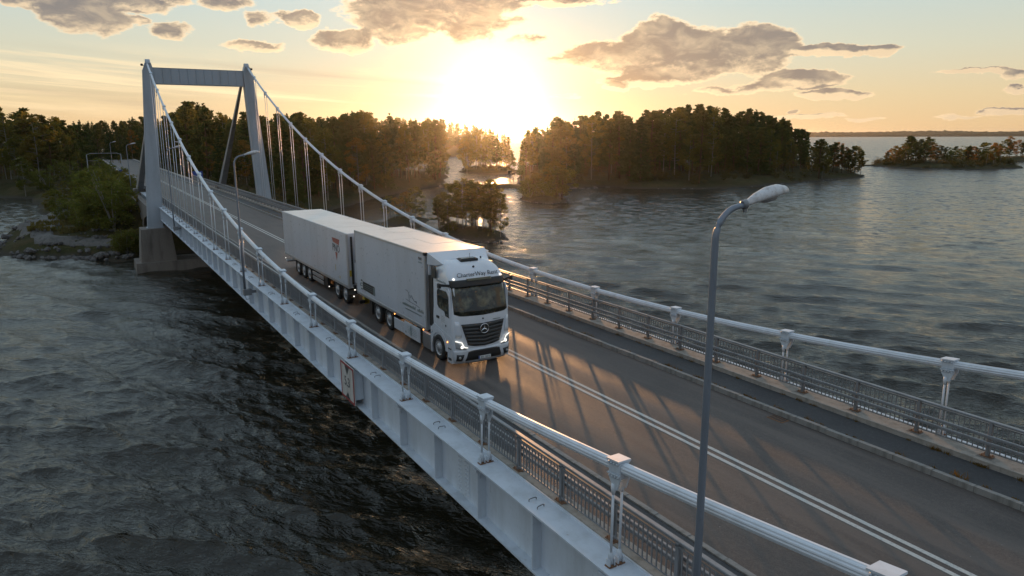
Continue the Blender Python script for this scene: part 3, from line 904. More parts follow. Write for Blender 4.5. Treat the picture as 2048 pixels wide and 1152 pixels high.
# ------------------------------------------------------------------ land
def poly_from_px(pts, z=WZ):
    return [(lambda g: (g.x, g.y))(ground(*p, z)) for p in pts]
def sdist(P, X, Y):
    """signed distance to a polygon, positive inside"""
    P = np.array(P); n = len(P)
    d = np.full(X.shape, 1e9); inside = np.zeros(X.shape, bool)
    for i in range(n):
        a = P[i]; b = P[(i + 1) % n]
        e = b - a; L = max(e @ e, 1e-9)
        t = np.clip(((X - a[0]) * e[0] + (Y - a[1]) * e[1]) / L, 0, 1)
        d = np.minimum(d, np.hypot(X - a[0] - t * e[0], Y - a[1] - t * e[1]))
        c = ((a[1] > Y) != (b[1] > Y)) & (X < (b[0] - a[0]) * (Y - a[1]) / (b[1] - a[1] + 1e-12) + a[0])
        inside ^= c
    return np.where(inside, d, -d)
def vnoise(X, Y, s, seed=0):
    v = np.zeros_like(X, dtype=float)
    r = np.random.default_rng(seed)
    for k in range(5):
        f = s * (1.9 ** k)
        for _ in range(3):
            th = r.random() * 6.283
            v += np.sin((X * math.cos(th) + Y * math.sin(th)) * f * 6.283 + r.random() * 6.283) / (1.7 ** k) / 3
    return v
LANDS = {}
def ground_b(c1, c2, c3):
    def f(g, b):
        p = g.n('ShaderNodeNewGeometry').outputs['Position']
        n1 = g.noise(p, 0.35, 6, 0.65); n2 = g.noise(p, 3.0, 5, 0.7)
        c = g.mix(g.sstep(n1, 0.4, 0.62), c1, c2)
        c = g.mix(g.m('MULTIPLY', g.sstep(n2, 0.5, 0.72), 0.8), c, c3)
        z = g.n('ShaderNodeSeparateXYZ'); g.l(p, z.inputs[0])
        wet = g.m('SUBTRACT', 1.0, g.sstep(z.outputs[2], WZ + 0.25, WZ + 0.8))
        c = g.mix(g.m('MULTIPLY', wet, 0.8), c, (0.055, 0.05, 0.042))
        g.l(c, b.inputs['Base Color'])
        bp = g.n('ShaderNodeBump'); bp.inputs['Strength'].default_value = 0.8; bp.inputs['Distance'].default_value = 0.25
        g.l(n2, bp.inputs['Height']); g.l(bp.outputs[0], b.inputs['Normal'])
    return f
M_FLOOR = mat('forest_floor', (0.05, 0.045, 0.02), 0.95, spec=0.1, build=ground_b((0.040, 0.042, 0.016), (0.060, 0.048, 0.022), (0.085, 0.07, 0.035)))
def land(name, poly, step, rise, hmax, seed, extra=None, m=None, label=None):
    P = np.array(poly)
    x0, y0 = P.min(0) - step * 2; x1, y1 = P.max(0) + step * 2
    nx = int((x1 - x0) / step) + 1; ny = int((y1 - y0) / step) + 1
    X, Y = np.meshgrid(np.linspace(x0, x1, nx), np.linspace(y0, y1, ny), indexing='ij')
    d = sdist(poly, X, Y) + vnoise(X, Y, 0.05, seed) * 0.9 * step
    H = np.where(d > 0, hmax * (1 - np.exp(-d / rise)), d * 0.5)
    H = H + np.where(d > 0, 1, 0) * np.abs(vnoise(X, Y, 0.11, seed + 3)) * 0.35 * min(hmax, 2)
    Z = WZ + H - 0.05
    if extra is not None:
        Z = extra(X, Y, Z)
    LANDS[name + str(seed)] = (x0, y0, step, X, Y, Z)
    V = np.stack([X, Y, Z], -1).reshape(-1, 3)
    keep = (Z > WZ - 1.6)
    F = []
    for i in range(nx - 1):
        for j in range(ny - 1):
            if keep[i, j] or keep[i + 1, j] or keep[i, j + 1] or keep[i + 1, j + 1]:
                F.append((i * ny + j, (i + 1) * ny + j, (i + 1) * ny + j + 1, i * ny + j + 1))
    me = bpy.data.meshes.new(name); me.from_pydata(V.tolist(), [], F)
    me.materials.append(m or M_FLOOR)
    me.polygons.foreach_set('use_smooth', [True] * len(F)); me.update()
    o = bpy.data.objects.new(name, me)
    place(o, kind='structure')
    def height(x, y):
        i = int(np.clip(round((x - X[0, 0]) / (X[1, 0] - X[0, 0])), 0, nx - 1)); j = int(np.clip(round((y - Y[0, 0]) / (Y[0, 1] - Y[0, 0])), 0, ny - 1))
        return float(Z[i, j])
    return height

main_poly = [(-430, -160), (-160, -52)] + poly_from_px([(0, 394), (70, 402), (98, 434), (40, 462), (0, 488), (-30, 498), (0, 510), (60, 515), (160, 519), (255, 520)]) + \
    [(-13, -7.5), (-14.5, 10)] + poly_from_px([(560, 446), (640, 425), (720, 405), (800, 384), (880, 372), (890, 352), (820, 352), (740, 350), (700, 340), (640, 322), (560, 318)]) + [(-430, 140)]
def embank(X, Y, Z):
    top = -0.37
    d = np.maximum(np.abs(Y) - 5.6, 0)
    end = np.maximum(X + 23.5, 0)
    e = top - d * 0.62 - end * 0.62
    e = np.where(X < -12, e, -50)
    # a footpath bench near the waterline
    Z2 = np.maximum(Z, e)
    return np.where((np.abs(Y) < 5.3) & (X > -29.5), np.minimum(Z2, -2.0), Z2)
h_main = land('shore_ground', main_poly, 2.0, 7.0, 3.2, 1, embank)
far_pen = poly_from_px([(560, 316), (700, 318), (800, 316), (900, 314), (1000, 313), (1020, 308), (1010, 298), (700, 292), (300, 292), (300, 316)])
h_far = land('far_peninsula', far_pen, 9.0, 20, 6.0, 2)
pen2 = poly_from_px([(924, 346), (960, 349), (1012, 349), (1034, 345), (1026, 338), (960, 334), (926, 337)])
h_pen2 = land('near_peninsula', pen2, 1.5, 4, 1.6, 3)
cause = poly_from_px([(880, 376), (1000, 378), (1195, 377), (1190, 374), (1000, 373), (880, 371)])
h_cause = land('breakwater', cause, 0.9, 1.5, 0.9, 4)
isl_main = poly_from_px([(1036, 366), (1130, 370), (1200, 374), (1300, 378), (1400, 378), (1500, 374), (1600, 366), (1680, 358), (1727, 355), (1715, 349), (1640, 342), (1560, 335), (1400, 334), (1250, 333), (1120, 332), (1045, 340)])
h_isl = land('wooded_island', isl_main, 2.2, 9, 3.4, 5)
isl1 = poly_from_px([(866, 468), (900, 476), (950, 484), (1000, 486), (1014, 478), (1004, 470), (960, 462), (900, 456), (872, 460)])
h_i1 = land('islet', isl1, 0.8, 2.0, 1.3, 6)
isl2 = poly_from_px([(1038, 399), (1060, 405), (1100, 408), (1131, 405), (1133, 398), (1100, 394), (1050, 393)])
h_i2 = land('islet', isl2, 0.8, 2.0, 1.3, 7)
isl3 = poly_from_px([(1735, 332), (1780, 335), (1850, 338), (1950, 340), (2030, 338), (2042, 335), (1980, 329), (1850, 327), (1780, 328)])
h_i3 = land('low_island', isl3, 2.0, 5, 2.0, 8)
isl4 = poly_from_px([(1985, 323), (2060, 325), (2200, 325), (2200, 318), (1990, 318)])
h_i4 = land('low_island', isl4, 3.0, 6, 2.2, 9)
isl5 = poly_from_px([(768, 450), (800, 456), (850, 452), (852, 440), (800, 434), (770, 438)])
h_i5 = land('islet', isl5, 0.9, 2.0, 1.0, 10)
# wooded ridge on the far shore, some kilometres away
def ridge():
    b = MB(); b.smooth = False
    r = np.random.default_rng(5)
    n = 1500
    a0, a1 = rad(-60), rad(150)
    prev = None
    rows = []
    for i in range(n + 1):
        a = a0 + (a1 - a0) * i / n
        D = 4700 + 500 * math.sin(a * 3.1)
        base = 30 + 9 * math.sin(a * 5 + 1) + 6 * math.sin(a * 13 + 2) + 3 * math.sin(a * 37)
        top = base + r.normal(0, 1.6) + (r.random() < 0.12) * 4
        x, y = CAM.x - D * math.cos(a), CAM.y + D * math.sin(a)
        x2, y2 = CAM.x - (D + 500) * math.cos(a), CAM.y + (D + 500) * math.sin(a)
        x3, y3 = CAM.x - (D + 1500) * math.cos(a), CAM.y + (D + 1500) * math.sin(a)
        rows.append([(x, y, WZ - 1), (x, y, WZ + 12 + r.normal(0, 1)), ((x + x2) / 2, (y + y2) / 2, WZ + base * 0.7 + r.normal(0, 2)), (x2, y2, WZ + top), (x3, y3, WZ - 1)])
    vs = [p for row in rows for p in row]
    fs = [(i * 5 + k, (i + 1) * 5 + k, (i + 1) * 5 + k + 1, i * 5 + k + 1) for i in range(n) for k in range(4)]
    b.add(vs, fs)
    b.build('hills', mat('far_woods', (0.05, 0.05, 0.03), 1.0, spec=0.0, build=ground_b((0.045, 0.05, 0.026), (0.065, 0.055, 0.03), (0.03, 0.036, 0.02))), kind='structure')
ridge()

# ------------------------------------------------------------------ trees
def leaf_mat(name, cols, trans=0.5):
    m = bpy.data.materials.new(name); m.use_nodes = True
    nt = m.node_tree
    for n in list(nt.nodes): nt.nodes.remove(n)
    g = NB(nt)
    oi = g.n('ShaderNodeObjectInfo').outputs['Random']
    p = g.n('ShaderNodeNewGeometry').outputs['Position']
    n1 = g.noise(p, 0.9, 3, 0.6)
    ri = g.n('ShaderNodeNewGeometry').outputs['Random Per Island']
    f = g.m('ADD', g.m('MULTIPLY', oi, 0.45), g.m('ADD', g.m('MULTIPLY', n1, 0.45), g.m('MULTIPLY', ri, 0.25)), clamp=True)
    c = g.ramp(f, [(i / (len(cols) - 1) * 0.8 + 0.1, col) for i, col in enumerate(cols)])
    d = g.n('ShaderNodeBsdfDiffuse'); g.l(c, d.inputs[0])
    t = g.n('ShaderNodeBsdfTranslucent'); g.l(g.mix(0.0, c, (1, 1, 1)), t.inputs[0])
    tc = g.n('ShaderNodeVectorMath', operation='MULTIPLY'); g.l(c, tc.inputs[0]); tc.inputs[1].default_value = (1.7, 1.5, 0.75)
    g.l(tc.outputs[0], t.inputs[0])
    mx = g.n('ShaderNodeMixShader'); mx.inputs[0].default_value = trans
    g.l(d.outputs[0], mx.inputs[1]); g.l(t.outputs[0], mx.inputs[2])
    o = g.n('ShaderNodeOutputMaterial'); g.l(mx.outputs[0], o.inputs[0])
    return m
M_PINE = leaf_mat('pine_needles', [(0.048, 0.066, 0.021), (0.082, 0.096, 0.030), (0.128, 0.112, 0.038)], 0.35)
M_SPRUCE = leaf_mat('spruce_needles', [(0.038, 0.056, 0.020), (0.056, 0.076, 0.027), (0.080, 0.092, 0.031)], 0.3)
M_BIRCH = leaf_mat('birch_leaves', [(0.065, 0.085, 0.022), (0.105, 0.110, 0.030), (0.150, 0.115, 0.030)], 0.5)
M_GOLD = leaf_mat('autumn_leaves', [(0.15, 0.105, 0.030), (0.21, 0.13, 0.035), (0.19, 0.095, 0.03)], 0.5)
M_SHRUB = leaf_mat('shrub_leaves', [(0.075, 0.092, 0.026), (0.105, 0.120, 0.034), (0.145, 0.138, 0.042)], 0.45)
M_BARKP = mat('pine_bark', (0.13, 0.075, 0.045), 0.95, spec=0.1)
M_BARKB = mat('birch_bark', (0.20, 0.185, 0.16), 0.8, spec=0.2)

def leaves(centres, radii, count, size, r, flat=0.6, elong=1.6):
    """many small leaf sprays spread through clumps"""
    k = r.integers(0, len(centres), count)
    c = np.array(centres)[k]; rr = np.array(radii)[k]
    u = r.normal(size=(count, 3)); u /= np.linalg.norm(u, axis=1)[:, None]
    rad_ = rr[:, None] * (r.random((count, 1)) ** 0.45)
    p = c + u * rad_ * np.array([1, 1, flat])
    a = r.normal(size=(count, 3)); a[:, 2] *= 0.6; a /= np.linalg.norm(a, axis=1)[:, None]
    b = np.cross(a, r.normal(size=(count, 3))); b /= np.linalg.norm(b, axis=1)[:, None]
    s = size * (0.6 + 0.8 * r.random((count, 1)))
    v0 = p - a * s * elong * 0.5 - b * s * 0.35
    v1 = p - a * s * elong * 0.3 + b * s * 0.5
    v2 = p + a * s * elong * 0.6 + b * s * 0.1
    v3 = p + a * s * elong * 0.1 - b * s * 0.5
    V = np.stack([v0, v1, v2, v3], 1).reshape(-1, 3)
    F = np.arange(count * 4).reshape(-1, 4)
    return V, F
def np_mesh(name, V, F, m):
    me = bpy.data.meshes.new(name)
    me.vertices.add(len(V)); me.vertices.foreach_set('co', V.astype(np.float32).ravel())
    me.loops.add(F.size); me.loops.foreach_set('vertex_index', F.astype(np.int32).ravel())
    me.polygons.add(len(F)); me.polygons.foreach_set('loop_start', np.arange(0, F.size, F.shape[1], dtype=np.int32))
    me.update(calc_edges=True)
    me.materials.append(m)
    return me
def tree_proto(kind, seed, nleaf=2600):
    """unit-height tree (1 m high), returns trunk mesh and crown mesh"""
    r = np.random.default_rng(seed)
    tb = MB(); cs = []; rs = []
    if kind == 'pine':
        lean = r.normal(0, 0.012, 2)
        tr = [(lean[0] * t * 3, lean[1] * t * 3, t) for t in (0, .25, .5, .75, .95)]
        tb.tube(tr, [0.010, 0.009, 0.008, 0.006, 0.002], 6)
        lo = r.uniform(0.16, 0.40)
        n = 38
        for i in range(n):
            t = lo + (0.98 - lo) * (i + r.random()) / n
            f = (t - lo) / (1 - lo)
            reach = (0.04 + 0.125 * math.sin(math.pi * min(1, f * 0.85 + 0.22)) ** 0.7) * r.uniform(0.55, 1.25) * (1.12 - 0.55 * f)
            a = r.random() * 6.283
            base = np.array([lean[0] * t * 3, lean[1] * t * 3, t])
            tip = base + np.array([math.cos(a) * reach, math.sin(a) * reach, reach * r.uniform(0.0, 0.5)])
            tb.tube([base, tip], [0.0035, 0.0015], 4, cap=False)
            for q in (0.55, 1.0):
                cs.append(base + (tip - base) * q); rs.append(0.037 * r.uniform(0.6, 1.4))
        cs.append((tr[-1][0], tr[-1][1], .965)); rs.append(.028)
        V, F = leaves(cs, rs, nleaf, 0.019, r, 0.55)
    elif kind == 'spruce':
        tb.tube([(0, 0, 0), (0, 0, .5), (0, 0, 1)], [0.013, 0.008, 0.001], 6)
        lo = r.uniform(0.06, 0.2)
        n = 22
        for i in range(n):
            t = lo + (0.985 - lo) * i / n
            reach = 0.17 * (1 - (t - lo) / (1 - lo)) ** 0.85 + 0.008
            m_ = max(3, int(8 * reach / 0.17) + 1)
            a0 = r.random() * 6.283
            for k in range(m_):
                a = a0 + 6.283 * k / m_ + r.normal(0, .2); rc = reach * r.uniform(0.7, 1.15)
                for q in (0.45, 0.9):
                    cs.append((math.cos(a) * rc * q, math.sin(a) * rc * q, t - rc * q * 0.28)); rs.append(0.028 * (0.5 + reach / 0.17))
        V, F = leaves(cs, rs, nleaf, 0.017, r, 0.5, 2.0)
        n2 = 60
        z = 0.88 + 0.12 * r.random(n2)
        V2, F2 = leaves([(0, 0, q) for q in z], [0.014 * (1.02 - q) / .14 + .003 for q in z], n2, 0.012, r, 1.0, 2.0)
        F2 = F2 + len(V); V = np.concatenate([V, V2]); F = np.concatenate([F, F2])
    else:
        ns = {'birch': 1, 'shrub': 5}[kind]
        for s_ in range(ns):
            a = r.random() * 6.283; sp = 0.0 if ns == 1 else r.uniform(0.08, 0.28)
            hgt = 0.96 if ns == 1 else r.uniform(0.65, 0.97)
            tip = (math.cos(a) * sp, math.sin(a) * sp, hgt)
            tb.tube([(0, 0, 0), (tip[0] * .4 + .01, tip[1] * .4, hgt * .5), tip], [0.0065, 0.0045, 0.0015], 5)
            n = 26 if ns == 1 else 13
            lo = r.uniform(0.10, 0.24) if ns == 1 else 0.05
            for i in range(n):
                t = lo + (hgt - lo) * (i + r.random()) / n
                f = (t - lo) / (hgt - lo)
                reach = ((0.16 if ns == 1 else 0.2) * math.sin(math.pi * (0.12 + 0.83 * f)) ** 0.8) * r.uniform(0.4, 1.15)
                b_ = r.random() * 6.283
                base = np.array([tip[0] * t / hgt, tip[1] * t / hgt, t])
                c = base + np.array([math.cos(b_) * reach, math.sin(b_) * reach, reach * 0.3])
                if ns == 1: tb.tube([base, c], [0.003, 0.001], 4, cap=False)
                cs.append(c); rs.append((0.055 if ns == 1 else 0.075) * r.uniform(0.7, 1.3))
        V, F = leaves(cs, rs, nleaf, 0.0155 if ns == 1 else 0.022, r, 0.9, 1.2)
    return tb, V, F
PROTO = {}
for kind, m, bark, n, nl in (('pine', M_PINE, M_BARKP, 7, 2600), ('spruce', M_SPRUCE, M_BARKP, 4, 2600), ('birch', M_BIRCH, M_BARKB, 5, 2600), ('shrub', M_SHRUB, M_BARKB, 4, 2200)):
    for i in range(n):
        tb, V, F = tree_proto(kind, 100 + i * 7 + len(kind), nl)
        PROTO.setdefault(kind, []).append((tb.mesh('trunk', bark), np_mesh('crown', V, F, m), V, F))
PROTO['gold'] = []
for (t, c, V, F) in PROTO['birch'][:3]:
    c2 = c.copy(); c2.materials[0] = M_GOLD
    PROTO['gold'].append((t, c2, V, F))
NAMES = {'pine': ('pine_tree', 'pine'), 'spruce': ('spruce_tree', 'spruce'), 'birch': ('birch_tree', 'birch'), 'shrub': ('leafy_shrub', 'shrub'), 'gold': ('autumn_tree', 'birch')}
tr_rng = np.random.default_rng(77)
def tree(kind, x, y, z, h, label, group=None, wid=1.0):
    p = PROTO[kind][tr_rng.integers(len(PROTO[kind]))]
    nm, cat = NAMES[kind]
    o = empty(nm, (x, y, z - 0.15), label=label, cat=cat, group=group)
    o.rotation_euler = (0, 0, tr_rng.random() * 6.283)
    wv = wid * tr_rng.uniform(0.88, 1.15)
    o.scale = (h * wv, h * wv, h)
    inst('trunk', p[0], o); inst('crown', p[1], o)
    return o
def lerp_tab(tab, x):
    return float(np.interp(x, [t[0] for t in tab], [t[1] for t in tab]))
def h_for(x, y, zb, top_py):
    D = math.hypot(x - CAM.x, y - CAM.y)
    dd = ray(0, 0)
    return CAM.z + (272.1 - top_py) / FPX * D / 1.0 - zb
def onland(px, py, hfun):
    z = WZ
    for _ in range(12):
        g = ground(px, py, z); z += (max(hfun(g.x, g.y), WZ) - z) * 0.5
    return g
hmed = {}
WOOD = []    # trees of the inner wood, joined into one mass
def belt(n, px_rng, py_tab0, py_tab1, top_tab, mix_, hfun, label, group, jit=9, wid=1.0, front=True, hmin=2.0, seed=0, sc=(0.72, 1.0)):
    r = np.random.default_rng(seed)
    for i in range(n):
        px = px_rng[0] + (px_rng[1] - px_rng[0]) * (i + r.random()) / n
        y0, y1 = lerp_tab(py_tab0, px), lerp_tab(py_tab1, px)
        py = y0 + (y1 - y0) * r.random()
        g = onland(px, py, hfun) if seed in (19, 20, 28) else ground(px, py)
        zb = max(hfun(g.x, g.y), WZ + 0.1)
        h = h_for(g.x, g.y, zb, lerp_tab(top_tab, px) + abs(r.normal(0, jit * 1.35)) - 3)
        h = max(hmin, h * r.uniform(*sc) if r.random() < 0.6 else h)
        kind = r.choice(list(mix_.keys()), p=list(mix_.values()))
        if front:
            q = ['left end', 'left part', 'middle', 'right part', 'right end'][min(4, int(5 * (px - px_rng[0]) / (px_rng[1] - px_rng[0])))]
            htw = 'tall' if h > 1.0 * hmed.setdefault(seed, h) else 'shorter'
            lab_ = htw + ' ' + label + ', ' + q + ''
            tree(kind, g.x, g.y, zb, h, lab_ % {'pine': 'pine', 'spruce': 'spruce', 'birch': 'green birch', 'gold': 'golden birch', 'shrub': 'leafy shrub'}[kind],
                 group % {'pine': 'pines', 'spruce': 'spruces', 'birch': 'birches', 'gold': 'golden birches', 'shrub': 'shrubs'}[kind], wid)
        else:
            WOOD.append((kind, g.x, g.y, zb, h, wid))
LEFT_TOP = [(-60, 232), (0, 228), (30, 224), (70, 222), (95, 228), (140, 244), (165, 250)]
# wooded left shore, nearest group
belt(20, (-70, 156), [(0, 392), (160, 384)], [(0, 378), (160, 372)], LEFT_TOP, {'pine': .45, 'birch': .42, 'gold': .13}, h_main,  # extra birches, some golden, put the low sun's warmth into the foliage colour
     '%s in the sunlit group at the left edge', '%s at the left edge', 6, 1.25, seed=1, sc=(0.6, 0.95))
belt(26, (-70, 175), [(0, 372), (175, 366)], [(0, 350), (175, 350)], LEFT_TOP, {'pine': .8, 'spruce': .2}, h_main, '', '', 5, 1.2, front=False, seed=2, sc=(.8, 1))
MID_TOP = [(140, 243), (200, 244), (240, 240), (290, 238), (330, 236), (372, 222), (385, 211), (430, 212), (440, 226), (480, 235), (500, 228), (540, 236), (600, 228), (640, 240), (680, 236),
           (700, 226), (740, 224), (800, 232), (850, 236), (890, 240)]
belt(20, (165, 300), [(160, 362), (300, 350)], [(160, 345), (300, 335)], MID_TOP, {'spruce': .7, 'pine': .3}, h_main,
     'dark %s behind the height gantry on the left shore', '%s behind the height gantry', 6, 1.0, seed=3)
belt(30, (140, 310), [(160, 340), (300, 333)], [(160, 322), (300, 322)], MID_TOP, {'spruce': .7, 'pine': .3}, h_main, '', '', 5, front=False, seed=4, sc=(.85, 1))
belt(44, (318, 560), [(318, 372), (430, 392), (560, 420)], [(318, 345), (430, 360), (560, 385)], MID_TOP, {'pine': .45, 'birch': .4, 'gold': .03, 'spruce': .12}, h_main,
     '%s behind the tower on the right side of the approach road', '%s behind the tower', 9, 1.15, seed=5, sc=(0.55, 0.95))
belt(50, (330, 600), [(318, 350), (430, 365), (560, 380)], [(318, 330), (430, 335), (560, 340)], MID_TOP, {'pine': .6, 'birch': .25, 'spruce': .15}, h_main, '', '', 6, front=False, seed=6, sc=(.8, 1))
belt(58, (560, 885), [(560, 440), (640, 420), (720, 400), (800, 381), (885, 369)], [(560, 400), (640, 392), (720, 378), (800, 366), (885, 360)], MID_TOP, {'pine': .50, 'birch': .28, 'spruce': .22}, h_main,
     '%s on the shore behind the far side cable', '%s on the shore behind the far cable', 8, 1.1, seed=7, sc=(0.6, 1.0))
belt(60, (540, 735), [(560, 395), (640, 388), (735, 372)], [(560, 345), (640, 345), (735, 352)], MID_TOP, {'pine': .7, 'birch': .2, 'spruce': .1}, h_main, '', '', 5, front=False, seed=8, sc=(.85, 1))
# golden birch that stands out behind the hangers
g = ground(718, 398); tree('gold', g.x, g.y, h_main(g.x, g.y), h_for(g.x, g.y, h_main(g.x, g.y), 272), 'orange autumn birch standing out of the dark shore wood behind the hangers', None, 1.3)
g = ground(270, 352); tree('gold', g.x, g.y, h_main(g.x, g.y), h_for(g.x, g.y, h_main(g.x, g.y), 256), 'golden birch just left of the tower', None, 1.3)
belt(27, (926, 1030), [(920, 348), (1030, 345)], [(920, 338), (1030, 341)], [(920, 262), (960, 256), (1000, 268), (1016, 282), (1022, 300), (1030, 292)], {'pine': .6, 'birch': .4}, h_pen2,
     '%s on the little peninsula right under the sun', '%s on the little peninsula', 7, 1.25, seed=9)
belt(110, (300, 1012), [(300, 312), (1012, 311)], [(300, 297), (1012, 302)], [(300, 240), (700, 236), (860, 237), (900, 243), (960, 252), (1000, 262), (1016, 268)], {'spruce': .6, 'pine': .4}, h_far,
     '', '', 3, 1.3, front=False, seed=10, sc=(.93, 1))
ISL_TOP = [(1040, 262), (1052, 268), (1072, 252), (1084, 262), (1110, 240), (1125, 236), (1140, 246), (1160, 228), (1190, 226), (1215, 236), (1240, 224), (1252, 240), (1290, 224), (1340, 222), (1380, 217), (1400, 218),
           (1430, 224), (1500, 228), (1540, 235), (1570, 248), (1600, 262), (1622, 275), (1640, 281), (1680, 285), (1710, 292), (1728, 306)]
belt(64, (1042, 1640), [(1042, 367), (1130, 369), (1200, 372), (1300, 376), (1400, 376), (1500, 372), (1640, 360)], [(1042, 352), (1200, 358), (1400, 360), (1640, 350)], ISL_TOP,
     {'pine': .56, 'birch': .24, 'spruce': .20}, h_isl, '%s on the long wooded island right of the sun', '%s on the long wooded island', 8, 1.15, seed=11, sc=(0.6, 1.0))
belt(110, (1050, 1610), [(1042, 356), (1400, 360), (1610, 352)], [(1042, 343), (1200, 338), (1400, 338), (1610, 345)], ISL_TOP, {'pine': .65, 'spruce': .35}, h_isl, '', '', 5, 1.15, front=False, seed=12, sc=(.85, 1))
belt(17, (1628, 1722), [(1628, 362), (1722, 355)], [(1628, 350), (1722, 352)], ISL_TOP, {'pine': .4, 'birch': .45, 'gold': .15}, h_isl,
     '%s on the thin right tip of the long island', '%s on the tip of the long island', 4, 1.3, seed=13)
belt(50, (1748, 2030), [(1748, 333), (1850, 336), (2030, 338)], [(1748, 330), (2030, 332)], [(1748, 318), (1770, 306), (1790, 290), (1815, 276), (1850, 273), (1870, 284), (1885, 298), (1900, 284), (1915, 296), (1930, 285), (1950, 290), (1980, 286), (2000, 300), (2030, 325)],
     {'pine': .42, 'birch': .30, 'gold': .12, 'shrub': .16}, h_i3, '%s on the low island at the right edge of the lake', '%s on the low right island', 4, 1.7, seed=14)
belt(12, (1992, 2090), [(1992, 323), (2090, 324)], [(1992, 320), (2090, 320)], [(1992, 285), (2010, 274), (2040, 278), (2090, 285)], {'gold': .4, 'pine': .3, 'birch': .3}, h_i4,
     '%s on the distant island behind the low one', '%s on the distant right island', 4, 1.4, seed=15)
belt(13, (1042, 1130), [(1042, 402), (1130, 404)], [(1042, 396), (1130, 398)], [(1042, 352), (1075, 340), (1090, 350), (1110, 318), (1118, 316), (1130, 352)], {'pine': .4, 'birch': .4, 'shrub': .2}, h_i2,
     '%s on the small round islet beyond the causeway', '%s on the small round islet', 4, 1.7, seed=16)
belt(16, (872, 1006), [(872, 470), (1006, 482)], [(872, 462), (1006, 474)], [(872, 372), (890, 350), (930, 340), (960, 346), (985, 338), (1006, 375)], {'pine': .45, 'birch': .55}, h_i1,
     '%s on the islet nearest the truck', '%s on the islet nearest the truck', 8, 1.45, seed=17)
belt(4, (874, 1006), [(872, 470), (1006, 482)], [(872, 464), (1006, 476)], [(872, 440), (1006, 450)], {'shrub': 1.0}, h_i1, 'low %s on the islet nearest the truck', 'low %s on the islet nearest the truck', 6, 1.9, seed=27)
belt(7, (774, 848), [(774, 452), (848, 450)], [(774, 440), (848, 440)], [(774, 385), (790, 368), (812, 380), (828, 358), (848, 392)], {'birch': .7, 'gold': .3}, h_i5,
     '%s on the reef behind the trailer', '%s on the reef behind the trailer', 5, 1.6, seed=18)
# bushes of the near left bank
belt(16, (98, 262), [(98, 452), (125, 462), (180, 470), (262, 440)], [(72, 440), (140, 420), (262, 400)], [(72, 372), (100, 342), (125, 352), (150, 372), (190, 330), (215, 300), (262, 345)], {'shrub': .55, 'birch': .45}, h_main,
     '%s on the bank beside the footpath', '%s on the bank beside the footpath', 8, 1.5, seed=19, hmin=3.0, sc=(0.7, 1.05))
belt(10, (235, 274), [(235, 505), (274, 515)], [(235, 480), (274, 480)], [(140, 440), (190, 452), (235, 400), (272, 420)], {'shrub': 1.0}, h_main,
     'low %s between the path and the pier', 'low %s between the path and the pier', 14, 1.6, seed=20, hmin=1.5, sc=(0.5, 0.95))
belt(14, (30, 250), [(30, 400), (250, 385)], [(30, 385), (250, 370)], [(30, 300), (250, 290)], {'birch': .5, 'shrub': .3, 'spruce': .2}, h_main,
     '%s at the foot of the wood on the left shore', '%s at the foot of the left wood', 12, 1.3, seed=21, sc=(0.5, 0.9))
# undergrowth hiding the ground along every shore
UNDER = []
def under(n, poly, hfun, hmin, hmax, seed, cond=None, inner=14.0):
    r = np.random.default_rng(seed)
    P = np.array(poly); x0, y0 = P.min(0); x1, y1 = P.max(0)
    X = r.uniform(x0, x1, n * 30); Y = r.uniform(y0, y1, n * 30)
    d = sdist(poly, X, Y)
    ok = (d > 0.4) & (d < inner)
    X, Y, d = X[ok][:n], Y[ok][:n], d[ok][:n]
    for x, y, dd in zip(X, Y, d):
        if cond and not cond(x, y): continue
        z = max(hfun(x, y), WZ + 0.15)
        UNDER.append((x, y, z, r.uniform(hmin, hmax) * min(1.0, 0.35 + dd / 4)))
under(420, isl_main, h_isl, 1.2, 4.0, 41, lambda x, y: True, 30)
under(900, main_poly, h_main, 1.0, 3.6, 42, lambda x, y: abs(y) > 8.5 and x > -260 and not (x > -75 and y < 0) and not (-160 < x < -55 and -34 < y < -13), 70)
under(60, pen2, h_pen2, 0.8, 2.5, 43); under(16, isl1, h_i1, 0.4, 1.0, 44); under(16, isl2, h_i2, 0.4, 1.0, 45)
under(200, isl3, h_i3, 1.2, 4.2, 46); under(50, isl4, h_i4, 0.8, 2.8, 47); under(14, isl5, h_i5, 0.4, 1.2, 48)
under(420, far_pen, h_far, 3.0, 8.0, 49, None, 60)
def build_under():
    lr = np.random.default_rng(8); L = []
    for (x, y, z, h) in UNDER:
        p = PROTO['shrub'][lr.integers(4)]; V, F = p[2], p[3]
        keep = lr.random(len(F)) < 0.10
        q = V[F[keep]].reshape(-1, 4, 3); c = q.mean(1, keepdims=True); q = c + (q - c) * 2.3
        a = lr.random() * 6.283; R = np.array([[math.cos(a), -math.sin(a), 0], [math.sin(a), math.cos(a), 0], [0, 0, 1]])
        L.append((q.reshape(-1, 3) @ R.T) * np.array([h * 1.9, h * 1.9, h]) + np.array([x, y, z - 0.1 * h]))
    V = np.concatenate(L)
    me = np_mesh('undergrowth', V, np.arange(len(V)).reshape(-1, 4), M_UNDER)
    place(bpy.data.objects.new('undergrowth', me), kind='stuff', label='low scrub covering the ground below the trees', cat='undergrowth')
M_UNDER = leaf_mat('scrub_leaves', [(0.050, 0.055, 0.018), (0.075, 0.070, 0.026), (0.095, 0.075, 0.03)], 0.35)
build_under()
belt(18, (120, 268), [(120, 420), (200, 398), (268, 392)], [(120, 396), (200, 378), (268, 372)], [(120, 330), (150, 345), (190, 312), (215, 296), (235, 318), (268, 352)], {'birch': .5, 'shrub': .5}, h_main,
     '%s on the embankment left of the approach road', '%s on the road embankment', 9, 1.5, seed=28, hmin=3.5, sc=(0.8, 1.1))
